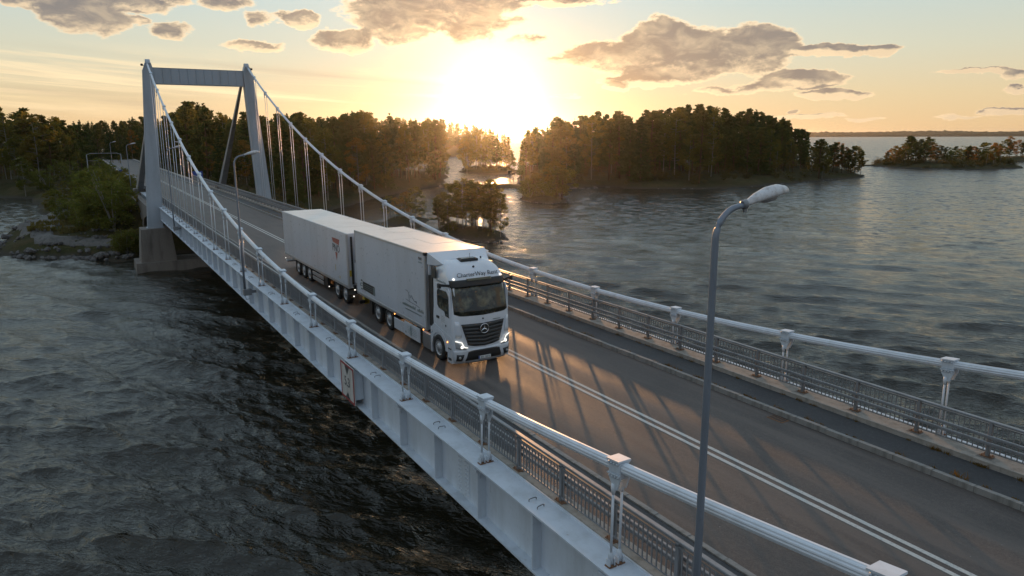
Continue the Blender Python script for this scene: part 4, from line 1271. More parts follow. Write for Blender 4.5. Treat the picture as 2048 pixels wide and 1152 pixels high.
# inner wood as one mass
def build_wood():
    lists = {}
    lr = np.random.default_rng(3)
    for (kind, x, y, z, h, wid) in WOOD:
        k = PROTO[kind][lr.integers(len(PROTO[kind]))]
        V, F = k[2], k[3]
        keep = lr.random(len(F)) < 0.42
        Fk = F[keep]
        q = V[Fk].reshape(-1, 4, 3)
        c = q.mean(1, keepdims=True)
        q = c + (q - c) * 1.5
        a = lr.random() * 6.283
        R = np.array([[math.cos(a), -math.sin(a), 0], [math.sin(a), math.cos(a), 0], [0, 0, 1]])
        w_ = wid * lr.uniform(0.9, 1.15)
        P = (q.reshape(-1, 3) @ R.T) * np.array([h * w_, h * w_, h]) + np.array([x, y, z])
        lists.setdefault(kind, []).append(P)
    mm = {'pine': M_PINE, 'spruce': M_SPRUCE, 'birch': M_BIRCH, 'gold': M_GOLD, 'shrub': M_SHRUB}
    tr_ = MB()
    for (kind, x, y, z, h, wid) in WOOD:
        tr_.tube([(x, y, z - .3), (x, y, z + h * .9)], [h * .012, h * .004], 4, cap=False)
    me = None
    Vs = []; mi = []; mats = list(lists.keys())
    for i, k in enumerate(mats):
        P = np.concatenate(lists[k]); Vs.append(P); mi += [i] * (len(P) // 4)
    V = np.concatenate(Vs); F = np.arange(len(V)).reshape(-1, 4)
    me = np_mesh('inner_wood', V, F, mm[mats[0]])
    for k in mats[1:]: me.materials.append(mm[k])
    me.polygons.foreach_set('material_index', mi)
    o = bpy.data.objects.new('inner_wood', me)
    place(o, kind='stuff', label='dense inner wood behind the front rows of trees', cat='woodland')
    tr_.build('inner_trunks', M_BARKP, o, kind='stuff')
build_wood()

# ------------------------------------------------------------------ the lorry and its trailer
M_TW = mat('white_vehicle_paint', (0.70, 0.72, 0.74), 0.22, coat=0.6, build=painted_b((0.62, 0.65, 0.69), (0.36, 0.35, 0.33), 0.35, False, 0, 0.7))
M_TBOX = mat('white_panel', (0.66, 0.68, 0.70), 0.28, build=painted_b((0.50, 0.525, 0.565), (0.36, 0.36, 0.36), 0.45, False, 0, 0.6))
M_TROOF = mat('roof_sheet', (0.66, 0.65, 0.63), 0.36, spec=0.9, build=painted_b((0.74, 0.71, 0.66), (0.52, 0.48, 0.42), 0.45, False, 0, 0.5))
M_ALU = mat('aluminium_profile', (0.42, 0.42, 0.42), 0.38, 0.6)
M_BLK = mat('black_plastic', (0.018, 0.018, 0.018), 0.5)
M_GRIL = mat('grille_plastic', (0.035, 0.036, 0.036), 0.45)
M_TYRE = mat('tyre_rubber', (0.022, 0.021, 0.020), 0.85)
M_RIM = mat('rim_steel', (0.40, 0.41, 0.42), 0.35, 0.5)
M_CHR = mat('chrome', (0.75, 0.75, 0.76), 0.15, 1.0)
def glass_b(g, b):
    p = g.n('ShaderNodeTexCoord').outputs['Object']
    b.inputs['Roughness'].default_value = 0.06
    g.l(g.mix(g.sstep(g.noise(p, 2.2, 5, 0.65), 0.45, 0.72), (0.012, 0.014, 0.010), (0.13, 0.13, 0.085)), b.inputs['Base Color'])  # the lighter green mottle is a reflection put into the glass colour
M_GLS = mat('cab_glass', (0.02, 0.022, 0.018), 0.06, build=glass_b, spec=0.6)
M_LED = mat('headlight_glow', (0.9, 0.9, 0.9), 0.3, emit=((1.0, 0.93, 0.80), 1.5))
M_LENS = mat('headlight_lens', (0.35, 0.36, 0.36), 0.1)
M_RED = mat('red_print', (0.27, 0.045, 0.032), 0.4)
M_INK = mat('dark_print', (0.035, 0.04, 0.045), 0.4)
M_INKG = mat('grey_print', (0.16, 0.20, 0.19), 0.4)
M_AMB = mat('amber_marker', (0.8, 0.3, 0.05), 0.3, emit=((1.0, 0.35, 0.08), 4.0))
M_WMK = mat('white_marker', (0.9, 0.9, 0.9), 0.3, emit=((1.0, 0.95, 0.85), 1.3))
M_YEL = mat('yellow_plastic', (0.45, 0.33, 0.03), 0.5)
M_BLUE = mat('blue_print', (0.03, 0.07, 0.28), 0.4)
YN, YF, YC = -2.82, -0.27, -1.545

def wheel_mesh(w_=0.30):
    t = MB(); R = 0.50
    t.lathe([(0.30, -w_ / 2 + .02), (0.40, -w_ / 2), (R - 0.03, -w_ / 2 + 0.01), (R, -w_ / 2 + 0.05), (R, w_ / 2 - 0.05), (R - 0.03, w_ / 2 - 0.01), (0.40, w_ / 2), (0.30, w_ / 2 - .02)], 'y', n=28)
    r = MB()
    r.lathe([(0.305, -w_ / 2 + .015), (0.29, -w_ / 2 + .03), (0.25, -w_ / 2 + .07), (0.17, -w_ / 2 + .05), (0.15, -w_ / 2 - 0.0), (0.10, -w_ / 2 - .03), (0.0, -w_ / 2 - .04)], 'y', n=24)
    for k in range(10):
        a = 2 * math.pi * k / 10
        r.lathe([(0.02, -w_ / 2 + 0.03), (0.02, -w_ / 2 - .01), (0.0, -w_ / 2 - .015)], 'y', (0.205 * math.cos(a), 0, 0.205 * math.sin(a)), 6)
    h = MB()
    for k in range(10):
        a = 2 * math.pi * (k + .5) / 10
        h.lathe([(0.028, -w_ / 2 + 0.052), (0.0, -w_ / 2 + 0.048)], 'y', (0.262 * math.cos(a), 0, 0.262 * math.sin(a)), 8)
    return t.mesh('tyre', M_TYRE), r.mesh('rim', M_RIM), h.mesh('rim_holes', M_BLK)
TY, RI, HO = wheel_mesh()
def wheels(parent, base, xs):
    for x in xs:
        for y, rz in ((YN + 0.18, 0), (YF - 0.18, math.pi)):
            wq = empty_child('wheel', parent, (x - base[0], y - base[1], 0.28 - base[2]), rz)
            inst('tyre', TY, wq); inst('rim', RI, wq); inst('rim_holes', HO, wq)
def empty_child(name, parent, loc, rz=0):
    o = bpy.data.objects.new(name, None); place(o, parent, loc=loc); o.rotation_euler = (0, 0, rz)
    return o

# ---- lorry
T0 = (66.0, YC, RZ)
truck = empty('box_lorry', T0, label='white box lorry with a tall cab driving towards the viewer, towing a trailer', cat='lorry')
def tb(mb, name, m, parent=truck, **k):
    """mesh written in world metres, stored relative to the lorry"""
    mb.v = [(v[0] - T0[0], v[1] - T0[1], v[2] - T0[2]) for v in mb.v]
    return mb.build(name, m, parent, **k)
X0B, X1B, ZB0, ZB1 = 60.85, 69.0, 0.74, 3.76
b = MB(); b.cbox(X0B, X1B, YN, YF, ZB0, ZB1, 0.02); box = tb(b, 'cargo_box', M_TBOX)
def cbuild(mb, name, m, parent, **k):
    o = tb(mb, name, m, parent, **k); return o
# corner posts, rails and roof sheets
for yy in (YN, YF):
    s_ = -1 if yy == YN else 1
    b = MB(); b.cbox(X1B - 0.09, X1B + 0.015, *sorted((yy - s_ * 0.10, yy + s_ * 0.018)), ZB0 - 0.02, ZB1 + 0.01, 0.015); tb(b, 'corner_post', M_ALU, box)
    b = MB(); b.cbox(X0B - 0.01, X0B + 0.05, *sorted((yy - s_ * 0.06, yy + s_ * 0.014)), ZB0 - 0.02, ZB1 + 0.005, 0.01); tb(b, 'corner_post', M_ALU, box)
    b = MB(); b.cbox(X0B, X1B, *sorted((yy - s_ * 0.05, yy + s_ * 0.012)), ZB1 - 0.07, ZB1 + 0.02, 0.01); tb(b, 'top_rail', M_ALU, box)
    b = MB(); b.cbox(X0B, X1B, *sorted((yy - s_ * 0.05, yy + s_ * 0.014)), ZB0 - 0.04, ZB0 + 0.09, 0.01); tb(b, 'bottom_rail', M_ALU, box)
b = MB(); b.cbox(X1B - 0.04, X1B + 0.02, YN, YF, ZB1 - 0.10, ZB1 + 0.022, 0.01); tb(b, 'top_rail', M_ALU, box)
for (cx, cy) in ((X1B - 0.02, YN + 0.03), (X1B - 0.02, YF - 0.03)):
    b = MB(); b.cbox(cx - 0.10, cx + 0.06, cy - 0.07, cy + 0.07, ZB1 - 0.09, ZB1 + 0.035, 0.015); tb(b, 'corner_cap', M_BLK, box)
n = 4
for i in range(n):
    for j in range(2):
        b = MB(); L = (X1B - X0B - 0.12) / n
        x = X0B + 0.05 + L * i; yy = YN + 0.06 + j * 1.215
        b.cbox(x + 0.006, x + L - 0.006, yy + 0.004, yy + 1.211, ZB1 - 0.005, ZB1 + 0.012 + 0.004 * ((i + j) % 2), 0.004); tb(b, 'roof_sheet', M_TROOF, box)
def frontal(txt, size, m, loc, parent, name='lettering', rx=0.0, sp=1.0, sc=(1, 1, 1)):
    o = bpy.data.objects.new(name, text_mesh(txt, size, m, name, space=sp))
    place(o, parent, loc=(loc[0] - T0[0], loc[1] - T0[1], loc[2] - T0[2]))
    o.rotation_euler = (math.pi / 2 - rx, 0, math.pi / 2); o.scale = sc
    return o
def sideways(txt, size, m, loc, parent, base=None, name='lettering', ry=0.0, sc=(1, 1, 1), bold=0.003):
    base = base or T0
    o = bpy.data.objects.new(name, text_mesh(txt, size, m, name, depth=bold))
    place(o, parent, loc=(loc[0] - base[0], loc[1] - base[1], loc[2] - base[2]))
    o.rotation_euler = (math.pi / 2, ry, 0); o.scale = sc
    return o
ys = YN - 0.006
sideways('PNO', 0.17, M_INK, (68.55, ys, 3.44), box)
b = MB()
for k in range(4): b.box(68.38 + k * 0.09, 68.44 + k * 0.09, ys - .003, ys, 3.33, 3.37)
tb(b, 'small_print', M_INKG, box)
# picture panel low at the rear of the box: black board with grey lines and a white slip
b = MB(); b.m = 0
b.add([(61.75, ys, 1.44), (61.75, ys, 1.05), (63.35, ys, 1.00), (63.35, ys, 1.39), (63.25, ys, 1.43)], [(0, 1, 2, 3, 4)]); b.f = [f[::1] for f in b.f]
bd = tb(b, 'picture_panel', M_BLK, box)
b = MB(); b.box(63.12, 63.33, ys - .003, ys - .001, 1.03, 1.38)
for z in (1.13, 1.22, 1.31): b.box(61.9, 63.05, ys - .003, ys - .001, z, z + 0.018)
tb(b, 'panel_lines', M_INKG, bd)
b = MB(); b.box(61.52, 61.70, ys - .003, ys, 1.06, 1.46); tb(b, 'paper_slip', mat('paper', (0.6, 0.6, 0.56), 0.6), box)
b = MB()
for z0, z1 in ((1.42, 1.50), (1.30, 1.34), (1.18, 1.22), (1.02, 1.08)): b.box(61.50, 61.70, ys - .006, ys - .003, z0, z1)
b.box(61.36, 61.42, ys - .003, ys, 1.16, 1.30)
tb(b, 'slip_print', M_INK, box)
# line drawing of a lighthouse shore with an unreadable line of print under it
b = MB()
def stroke(pts, wd, m=None):
    for p, q in zip(pts, pts[1:]):
        b.bar((p[0], ys, p[1]), (q[0], ys, q[1]), 0.004, wd, up=(0, -1, 0) if abs(q[0] - p[0]) < 1e-6 else (0, 0, 1))
stroke([(66.95, 1.98), (67.16, 1.98), (67.30, 1.90), (67.34, 1.56)], 0.018)
stroke([(66.96, 1.60), (67.35, 1.56), (67.9, 1.54), (68.35, 1.50)], 0.014)
stroke([(67.42, 1.83), (67.47, 1.73)], 0.03); stroke([(67.60, 1.86), (67.66, 1.72)], 0.035); stroke([(67.72, 1.74), (67.85, 1.66), (68.02, 1.66)], 0.022); stroke([(68.0, 1.70), (68.08, 1.62)], 0.05)
for (a, c) in ((66.95, 1.36), ): pass
tb(b, 'line_drawing', M_INK, box)
b = MB(); rr = random.Random(4); x = 66.62
while x < 68.75:
    wd = rr.uniform(0.05, 0.11)
    if not (67.95 < x < 68.1): b.box(x, x + wd * 0.7, ys - .003, ys, 1.315 - 0.0, 1.315 + rr.choice((0.09, 0.09, 0.14)))
    x += wd + 0.012
tb(b, 'faded_print', M_INKG, box)
b = MB(); x = 66.9
while x < 68.5:
    wd = rr.uniform(0.03, 0.06); b.box(x, x + wd * 0.7, ys - .003, ys, 1.17, 1.17 + 0.045); x += wd + 0.01
tb(b, 'faded_print', M_INKG, box)
# chassis, side guards, tanks
b = MB(); b.box(60.6, 70.6, YC - 0.45, YC - 0.33, 0.36, 0.66); b.box(60.6, 70.6, YC + 0.33, YC + 0.45, 0.36, 0.66)
for x in (61, 62.5, 64.2, 66, 67.5, 69): b.box(x, x + 0.12, YC - 0.4, YC + 0.4, 0.40, 0.60)
b.box(60.7, 68.9, YN + 0.1, YF - 0.1, 0.66, 0.72)
for x in (63.49, 64.88, 69.95): b.tube([(x, YN + 0.3, 0.28), (x, YF - 0.3, 0.28)], 0.09, 8)
tb(b, 'chassis', M_BLK)
b = MB(); b.cbox(65.48, 66.62, YN + 0.03, YN + 0.07, 0.02, 0.50, 0.01); tb(b, 'side_guard', M_TW)
b = MB(); b.cbox(66.64, 68.22, YN + 0.02, YN + 0.07, 0.0, 0.60, 0.01); sg = tb(b, 'side_guard', M_TW)
b = MB()
for k in range(5): b.box(66.95 + k * 0.02, 67.9, YN + 0.014, YN + 0.019, 0.44 - k * 0.07, 0.452 - k * 0.07)
b.box(67.3, 67.38, YN + 0.012, YN + 0.017, 0.1, 0.52); b.box(66.75, 66.85, YN + 0.012, YN + 0.017, 0.12, 0.2)
tb(b, 'small_print', M_INKG, sg)
b = MB(); b.cbox(68.26, 68.44, YN + 0.08, YN + 0.5, -0.02, 0.60, 0.03); tb(b, 'battery_box', M_BLK)
b = MB(); b.cbox(68.48, 69.20, YN + 0.04, YN + 0.60, -0.06, 0.62, 0.05); tk = tb(b, 'fuel_tank', M_ALU)
for k in range(7):
    b = MB(); b.box(68.54 + k * 0.09, 68.58 + k * 0.09, YN + 0.02, YN + 0.05, -0.02, 0.56); tb(b, 'tank_rib', M_ALU, tk)
b = MB(); b.cbox(69.22, 69.30, YN + 0.05, YN + 0.35, -0.08, 0.95, 0.02); tb(b, 'mud_flap', M_TW)
for x in (62.7, ):
    b = MB(); b.box(x, x + 0.03, YN + 0.05, YN + 0.45, 0.0, 0.7); tb(b, 'mud_flap', M_BLK)
b = MB()
for xc in (63.49, 64.88):
    pts = []
    for k in range(9):
        a = math.pi * (0.08 + 0.84 * k / 8); pts.append((xc - 0.58 * math.cos(a), 0.28 + 0.58 * math.sin(a)))
    for p, q in zip(pts, pts[1:]): b.bar((p[0], YN + 0.22, p[1]), (q[0], YN + 0.22, q[1]), 0.40, 0.02)
tb(b, 'wheel_arch', M_BLK)
wheels(truck, T0, (63.49, 64.88, 69.95))
b = MB(); b.box(60.70, 60.85, YN + 0.1, YN + 0.5, 0.15, 0.30); b.box(60.4, 60.9, YC - .06, YC + .06, 0.2, 0.34)
tb(b, 'rear_bumper', M_BLK)
b = MB(); b.cbox(60.55, 60.85, YN + 0.35, YN + 0.6, 0.10, 0.55, 0.02); tb(b, 'yellow_cover', M_YEL)
b = MB()
for x in (65.7, 68.7): b.lathe([(0.0, -0.03), (0.03, -0.02), (0.03, 0.0)], 'y', (x, YN - 0.01, 0.69), 8)
tb(b, 'side_marker', M_AMB)

# cab surface: front face x as a function of (y', z), side face y as a function of z
XBK = 69.48
ZT = [(-0.12, 71.12), (0.10, 71.26), (0.60, 71.28), (1.42, 71.24), (1.78, 71.20), (2.90, 70.93), (3.05, 70.86), (3.30, 70.62), (3.48, 70.25), (3.56, 69.95), (3.60, 69.5)]
ZHW = [(-0.12, 1.16), (0.1, 1.20), (1.5, 1.20), (1.8, 1.18), (2.9, 1.16), (3.1, 1.14), (3.35, 1.04), (3.5, 0.92), (3.6, 0.80)]
def fx(z): return lerp_tab(ZT, z)
def hw(z): return lerp_tab(ZHW, z)
def front_x(yp, z):
    h = hw(z); r = 0.24; a = abs(yp)
    x = fx(z) - 0.055 * (yp / h) ** 2
    if a > h - r:
        x -= r * (1 - math.sqrt(max(0.0, 1 - ((a - (h - r)) / r) ** 2)))
    return x
def cab_ring(z):
    h = hw(z); ring = []
    ys_ = [-h, -h + .01, -h + .03, -h + .07, -h + .14, -h + .25, -h * .5, 0, h * .5, h - .25, h - .14, h - .07, h - .03, h - .01, h]
    xf = front_x(h, z)
    for x in (XBK, XBK + (xf - XBK) * .35, XBK + (xf - XBK) * .7): ring.append((x, -h, z))
    for y in ys_: ring.append((front_x(y, z), y, z))
    for x in (XBK + (xf - XBK) * .7, XBK + (xf - XBK) * .35, XBK): ring.append((x, h, z))
    return [(p[0], p[1] + YC, p[2]) for p in ring]
zs = [-0.12, 0.0, 0.10, 0.35, 0.6, 1.0, 1.42, 1.6, 1.78, 2.1, 2.5, 2.9, 3.05, 3.15, 3.3, 3.4, 3.48, 3.56, 3.60]
b = MB(); b.smooth = True
rings = [cab_ring(z) for z in zs]; nr_ = len(rings[0])
vs = [p for r_ in rings for p in r_]
# cut the wheel opening: skip side faces near the front axle
fs = []
for i in range(len(zs) - 1):
    for k in range(nr_ - 1):
        zc = (zs[i] + zs[i + 1]) / 2
        side = k < 3 or k >= nr_ - 4
        if side and zc < 0.80 and True:
            continue
        fs.append((i * nr_ + k, i * nr_ + k + 1, (i + 1) * nr_ + k + 1, (i + 1) * nr_ + k))
fs.append(tuple((len(zs) - 1) * nr_ + k for k in range(nr_)))
fs.append(tuple(i * nr_ for i in range(len(zs)))[::1]) if False else None
fs = [f for f in fs if f]
b.add(vs, fs)
b.smooth = False
b.box(XBK - 0.01, XBK + 0.02, YC - 1.14, YC + 1.14, 0.7, 3.2)
cab = tb(b, 'cab', M_TW)
def patch(pts_top, pts_bot, off, name, m, parent=cab, n=14, nz=6, side=False):
    """curved panel lying on the front of the cab, between two (y, z) polylines"""
    b = MB(); b.smooth = True
    vs = []
    for j in range(nz + 1):
        for i in range(n + 1):
            s_ = i / n
            def at(pts):
                t = s_ * (len(pts) - 1); k = min(int(t), len(pts) - 2); f = t - k
                return pts[k][0] + (pts[k + 1][0] - pts[k][0]) * f, pts[k][1] + (pts[k + 1][1] - pts[k][1]) * f
            (yt, zt_), (yb, zb_) = at(pts_top), at(pts_bot)
            f = j / nz
            y = yb + (yt - yb) * f; z = zb_ + (zt_ - zb_) * f
            vs.append((front_x(y, z) + off, y + YC, z))
    fs = [(j * (n + 1) + i, j * (n + 1) + i + 1, (j + 1) * (n + 1) + i + 1, (j + 1) * (n + 1) + i) for j in range(nz) for i in range(n)]
    b.add(vs, fs)
    # skirt so that the panel has thickness
    o = len(b.v)
    edge = [i for i in range(n + 1)] + [(j) * (n + 1) + n for j in range(1, nz + 1)] + [nz * (n + 1) + i for i in range(n - 1, -1, -1)] + [j * (n + 1) for j in range(nz - 1, 0, -1)]
    b.smooth = False
    b.add([(b.v[e][0] - 0.05, b.v[e][1], b.v[e][2]) for e in edge], [])
    for q in range(len(edge)):
        q2 = (q + 1) % len(edge)
        b.f.append((edge[q2], edge[q], o + q, o + q2)); b.mi.append(0); b.sm.append(False)
    return tb(b, name, m, parent)
patch([(-1.10, 2.74), (1.10, 2.74)], [(-1.12, 1.78), (-.9, 1.70), (0, 1.66), (.9, 1.70), (1.12, 1.78)], 0.012, 'windscreen', M_GLS)
patch([(-1.13, 2.98), (1.13, 2.98)], [(-1.13, 2.73), (1.13, 2.73)], 0.05, 'sun_visor', M_BLK)
patch([(-0.50, 3.02), (0.50, 3.02)], [(-0.50, 2.94), (0.50, 2.94)], 0.10, 'light_bar', mat('light_bar_glass', (0.10, 0.09, 0.05), 0.3))
g0 = patch([(-0.90, 1.40), (-0.5, 1.38), (0, 1.36), (.5, 1.38), (0.90, 1.40)], [(-0.66, 0.60), (-.4, 0.53), (0, 0.50), (.4, .53), (0.66, 0.60)], 0.015, 'grille', M_BLK)
for k in range(6):
    f0, f1 = (k + 0.08) / 6, (k + 0.80) / 6
    hwk = lambda f: 0.66 + (0.90 - 0.66) * f - 0.02
    zc_ = lambda f: 0.50 + 0.86 * f
    ze_ = lambda f: 0.60 + 0.80 * f
    patch([(-hwk(f1), ze_(f1)), (0, zc_(f1)), (hwk(f1), ze_(f1))], [(-hwk(f0), ze_(f0)), (0, zc_(f0)), (hwk(f0), ze_(f0))], 0.04, 'louvre', M_GRIL, g0, nz=2)
# three-pointed emblem in a ring
b = MB(); R_ = 0.175; xe = front_x(0, 1.17) + 0.085
ring = [(xe, YC + R_ * math.cos(a), 1.17 + R_ * math.sin(a)) for a in [2 * math.pi * k / 28 for k in range(29)]]
b.tube(ring, 0.014, 6, cap=False)
for k in range(3):
    a = math.pi / 2 + 2 * math.pi * k / 3
    u = (math.cos(a), math.sin(a)); v = (-u[1], u[0])
    b.add([(xe + 0.022, YC, 1.17), (xe, YC + v[0] * .028, 1.17 + v[1] * .028), (xe, YC - v[0] * .028, 1.17 - v[1] * .028), (xe, YC + u[0] * R_, 1.17 + u[1] * R_),
           (xe, YC + (u[0] * .5 + v[0] * .866) * .03, 1.17 + (u[1] * .5 + v[1] * .866) * .03), (xe, YC + (u[0] * .5 - v[0] * .866) * .03, 1.17 + (u[1] * .5 - v[1] * .866) * .03)],
          [(0, 4, 3), (0, 3, 5)])
emb = tb(b, 'emblem', M_CHR, g0)
b = MB(); b.lathe([(0.17, 0.0), (0.0, 0.001)], 'x', (xe - 0.015, YC, 1.17), 24); tb(b, 'emblem_disc', M_BLK, g0)
# bumper, intakes, fog lamps, plate, headlights
bump = patch([(-1.185, 0.42), (-.9, 0.46), (0, 0.44), (.9, 0.46), (1.185, 0.42)], [(-1.15, -0.10), (-.5, -0.14), (0, -0.15), (.5, -0.14), (1.15, -0.10)], 0.03, 'bumper', M_TW)
patch([(-0.66, 0.34), (-.5, .38), (.5, .38), (0.66, 0.34)], [(-0.76, -0.02), (-.5, -.02), (.5, -.02), (0.76, -0.02)], 0.045, 'lower_intake', M_BLK, bump)
for s in (-1, 1):
    q = patch(sorted([(s * 0.82, 0.26), (s * 1.10, 0.28)]), sorted([(s * 0.90, 0.0), (s * 1.10, 0.02)]), 0.045, 'corner_intake', M_BLK, bump, n=6, nz=3)
    b = MB(); b.lathe([(0.0, 0.03), (0.05, 0.02), (0.05, 0)], 'x', (front_x(1.0, .15) + 0.045, YC + s * 1.0, 0.16), 10); tb(b, 'fog_lamp', M_LENS, bump)
    hlq = patch(sorted([(s * 0.76, 0.50), (s * 1.14, 0.80)]), sorted([(s * 0.72, 0.44), (s * 1.12, 0.52)]), 0.05, 'headlight', M_LENS, n=8, nz=4)
    pts = [(s * 0.70, 0.52), (s * 0.84, 0.55), (s * 0.93, 0.74), (s * 1.15, 0.80)]
    b = MB(); b.tube([(front_x(p[0], p[1]) + 0.07, p[0] + YC, p[1]) for p in pts], 0.013, 5); tb(b, 'daytime_strip', M_LED, hlq)
    b = MB(); b.lathe([(0.0, 0.03), (0.045, 0.02), (0.06, 0)], 'x', (front_x(.92, .56) + 0.055, YC + s * 0.92, 0.565), 12); tb(b, 'lamp_core', M_LED, hlq)
    # corner steps and air vents
    patch(sorted([(s * 0.98, 1.50), (s * 1.13, 1.52)]), sorted([(s * 0.90, 0.92), (s * 1.13, 0.92)]), 0.03, 'corner_deflector', M_TW, n=5, nz=4)
b = MB(); xp = front_x(0, 0.1) + 0.06; b.cbox(xp, xp + 0.012, YC - 0.06, YC + 0.46, 0.02, 0.135, 0.003)
b.v = [(v[0], v[1] - 0.20, v[2]) for v in b.v]
pl = tb(b, 'number_plate', mat('plate_white', (0.6, 0.6, 0.58), 0.4), cab)
b = MB(); b.box(xp + 0.012, xp + 0.015, YC - 0.26, YC - 0.21, 0.022, 0.133); tb(b, 'plate_band', M_BLUE, pl)
b = MB()
for k, wd_ in enumerate((0.05, 0.045, 0.0, 0.05, 0.035, 0.045)):
    if wd_: b.box(xp + 0.012, xp + 0.015, YC - 0.16 + k * 0.065, YC - 0.16 + k * 0.065 + wd_ * 0.75, 0.045, 0.11)
tb(b, 'plate_print', M_INKG, pl)
frontal('CharterWay Rent', 0.235, M_INK, (front_x(0, 3.10) + 0.03, YC + 0.02, 3.075), cab, rx=0.36)
b = MB(); b.tube([(front_x(0, 3.36) + .02, YC, 3.36), (front_x(0, 3.36) + .06, YC, 3.38)], 0.04, 8); b.tube([(70.3, YC, 3.5), (70.25, YC, 3.85)], 0.008, 4); tb(b, 'roof_aerial', M_BLK, cab)
b = MB(); b.lathe([(0.0, 0.05), (0.03, 0.03), (0.03, 0)], 'x', (front_x(0, 1.56) + .0, YC, 1.53), 8); tb(b, 'camera_dot', M_BLK, cab)
b = MB(); b.box(front_x(.45, 1.46) + .002, front_x(.45, 1.46) + .02, YC + 0.42, YC + 0.72, 1.44, 1.465); tb(b, 'small_print', M_INKG, cab)
# roof hatch
b = MB(); b.cbox(69.75, 70.16, YC - 0.32, YC + 0.42, 3.50, 3.60, 0.02); ht = tb(b, 'roof_hatch', M_BLK, cab)
b = MB(); b.cbox(69.80, 70.10, YC - 0.26, YC + 0.36, 3.60, 3.625, 0.01); tb(b, 'hatch_glass', mat('tinted_glass', (0.08, 0.09, 0.07), 0.1), ht)
b = MB(); b.box(69.9, 69.96, YC + 0.62, YC + 0.66, 3.5, 3.62); tb(b, 'roof_aerial', M_BLK, cab)
for s in (-1, 1):
    b = MB(); b.lathe([(0.0, 0.06), (0.035, 0.05), (0.04, 0)], 'x', (front_x(.98, 3.02) - 0.0, YC + s * 0.98, 3.03), 8); tb(b, 'marker_lamp', M_WMK, cab)
# sides: doors, windows, handles, arches
for s, yy in ((-1, YC - 1.20), (1, YC + 1.20)):
    f = lambda a: yy + s * a
    def sbox(x0, x1, z0, z1, a0, a1, name, m, parent=cab, c=0.006):
        b = MB(); b.cbox(x0, x1, *sorted((f(a0), f(a1))), z0, z1, c); return tb(b, name, m, parent)
    b = MB(); b.prism([(69.70, 0.80), (70.98, 0.80), (71.0, 1.5), (70.90, 2.60), (70.80, 2.72), (69.70, 2.72)], 'y', *sorted((f(-0.03), f(0.012)))); door = tb(b, 'cab_door', M_TW, cab)
    b = MB(); b.prism([(69.92, 1.95), (70.05, 1.86), (70.5, 1.80), (70.60, 1.64), (70.86, 1.62), (70.86, 2.30), (70.74, 2.56), (69.98, 2.56), (69.92, 2.48)], 'y', *sorted((f(0.005), f(0.018)))); tb(b, 'side_window', M_GLS, door)
    b = MB()
    pp = [(69.92, 1.95), (70.05, 1.86), (70.5, 1.80), (70.60, 1.64), (70.86, 1.62), (70.86, 2.30), (70.74, 2.56), (69.98, 2.56), (69.92, 2.48)]
    b.tube([(p[0], f(0.02), p[1]) for p in pp + [pp[0]]], 0.014, 5, cap=False); tb(b, 'window_seal', M_BLK, door)
    b = MB(); b.bar((70.93, f(0.02), 1.66), (70.93, f(0.02), 2.45), 0.03, 0.06, up=(1, 0, 0)); b.bar((70.93, f(0.02), 2.45), (70.7, f(0.02), 2.62), 0.03, 0.05); tb(b, 'grab_rail', M_TW, cab)
    sbox(69.80, 70.02, 1.42, 1.52, 0.012, 0.035, 'door_handle', M_BLK, door)
    sbox(70.55, 70.61, 1.22, 1.30, 0.012, 0.03, 'badge', M_BLK, door)
    b = MB()
    for k in range(4): b.box(70.2, 70.5, *sorted((f(0.013), f(0.016))), 1.55 - k * 0.06, 1.565 - k * 0.06)
    tb(b, 'small_print', M_INKG, door)
    # wheel arch and lower side
    b = MB()
    xc, zc, R1, R2 = 69.95, 0.28, 0.58, 0.72
    for k in range(12):
        a0_, a1_ = math.pi * k / 12, math.pi * (k + 1) / 12
        qd = [(xc + R1 * math.cos(a0_), zc + R1 * math.sin(a0_)), (xc + R2 * math.cos(a0_), zc + R2 * math.sin(a0_)), (xc + R2 * math.cos(a1_), zc + R2 * math.sin(a1_)), (xc + R1 * math.cos(a1_), zc + R1 * math.sin(a1_))]
        b.prism(qd, 'y', *sorted((f(-0.45), f(0.03))))
    tb(b, 'wheel_arch', M_TW, cab)
    b = MB(); b.prism([(70.64, -0.10), (71.02, -0.10), (71.04, 0.82), (70.30, 0.82), (70.42, 0.75), (70.58, 0.55), (70.66, 0.28)], 'y', *sorted((f(-0.3), f(0.008)))); tb(b, 'step_panel', M_TW, cab)
    sbox(70.72, 70.98, 0.42, 0.47, 0.0, 0.02, 'step', M_BLK); sbox(70.72, 70.98, 0.0, 0.10, 0.0, 0.02, 'step', M_BLK)
    b = MB(); b.prism([(69.45, 0.80), (69.3, 0.80), (69.30, 0.95), (69.55, 1.15), (70.3, 1.02), (70.98, 0.92), (71.0, 0.82)], 'y', *sorted((f(-0.1), f(0.02)))); tb(b, 'side_sill', M_TW, cab)
    # dark gap panel and side fairing between cab and box
    sbox(69.06, 69.42, 0.95, 2.95, -0.06, -0.02, 'side_collar', M_BLK)
    b = MB(); b.prism([(69.04, 2.9), (69.16, 2.9), (69.20, 3.75), (69.04, 3.75)], 'y', *sorted((f(-0.12), f(-0.02)))); tb(b, 'side_fairing', M_TW, cab)
    # mirror camera arm
    b = MB(); b.cbox(69.46, 69.86, *sorted((f(0.0), f(0.05))), 2.92, 3.36, 0.04); tb(b, 'side_flap', M_GRIL, cab)
    b = MB(); b.bar((70.78, f(-0.05), 2.80), (70.72, f(0.34), 2.86), 0.10, 0.09); b.cbox(70.62, 70.80, *sorted((f(0.26), f(0.36))), 2.74, 2.92, 0.02); tb(b, 'mirror_camera', M_BLK, cab)
sideways('Charterway Rent', 0.115, M_INKG, (70.15, YC - 1.165, 2.82), cab, ry=0.0)
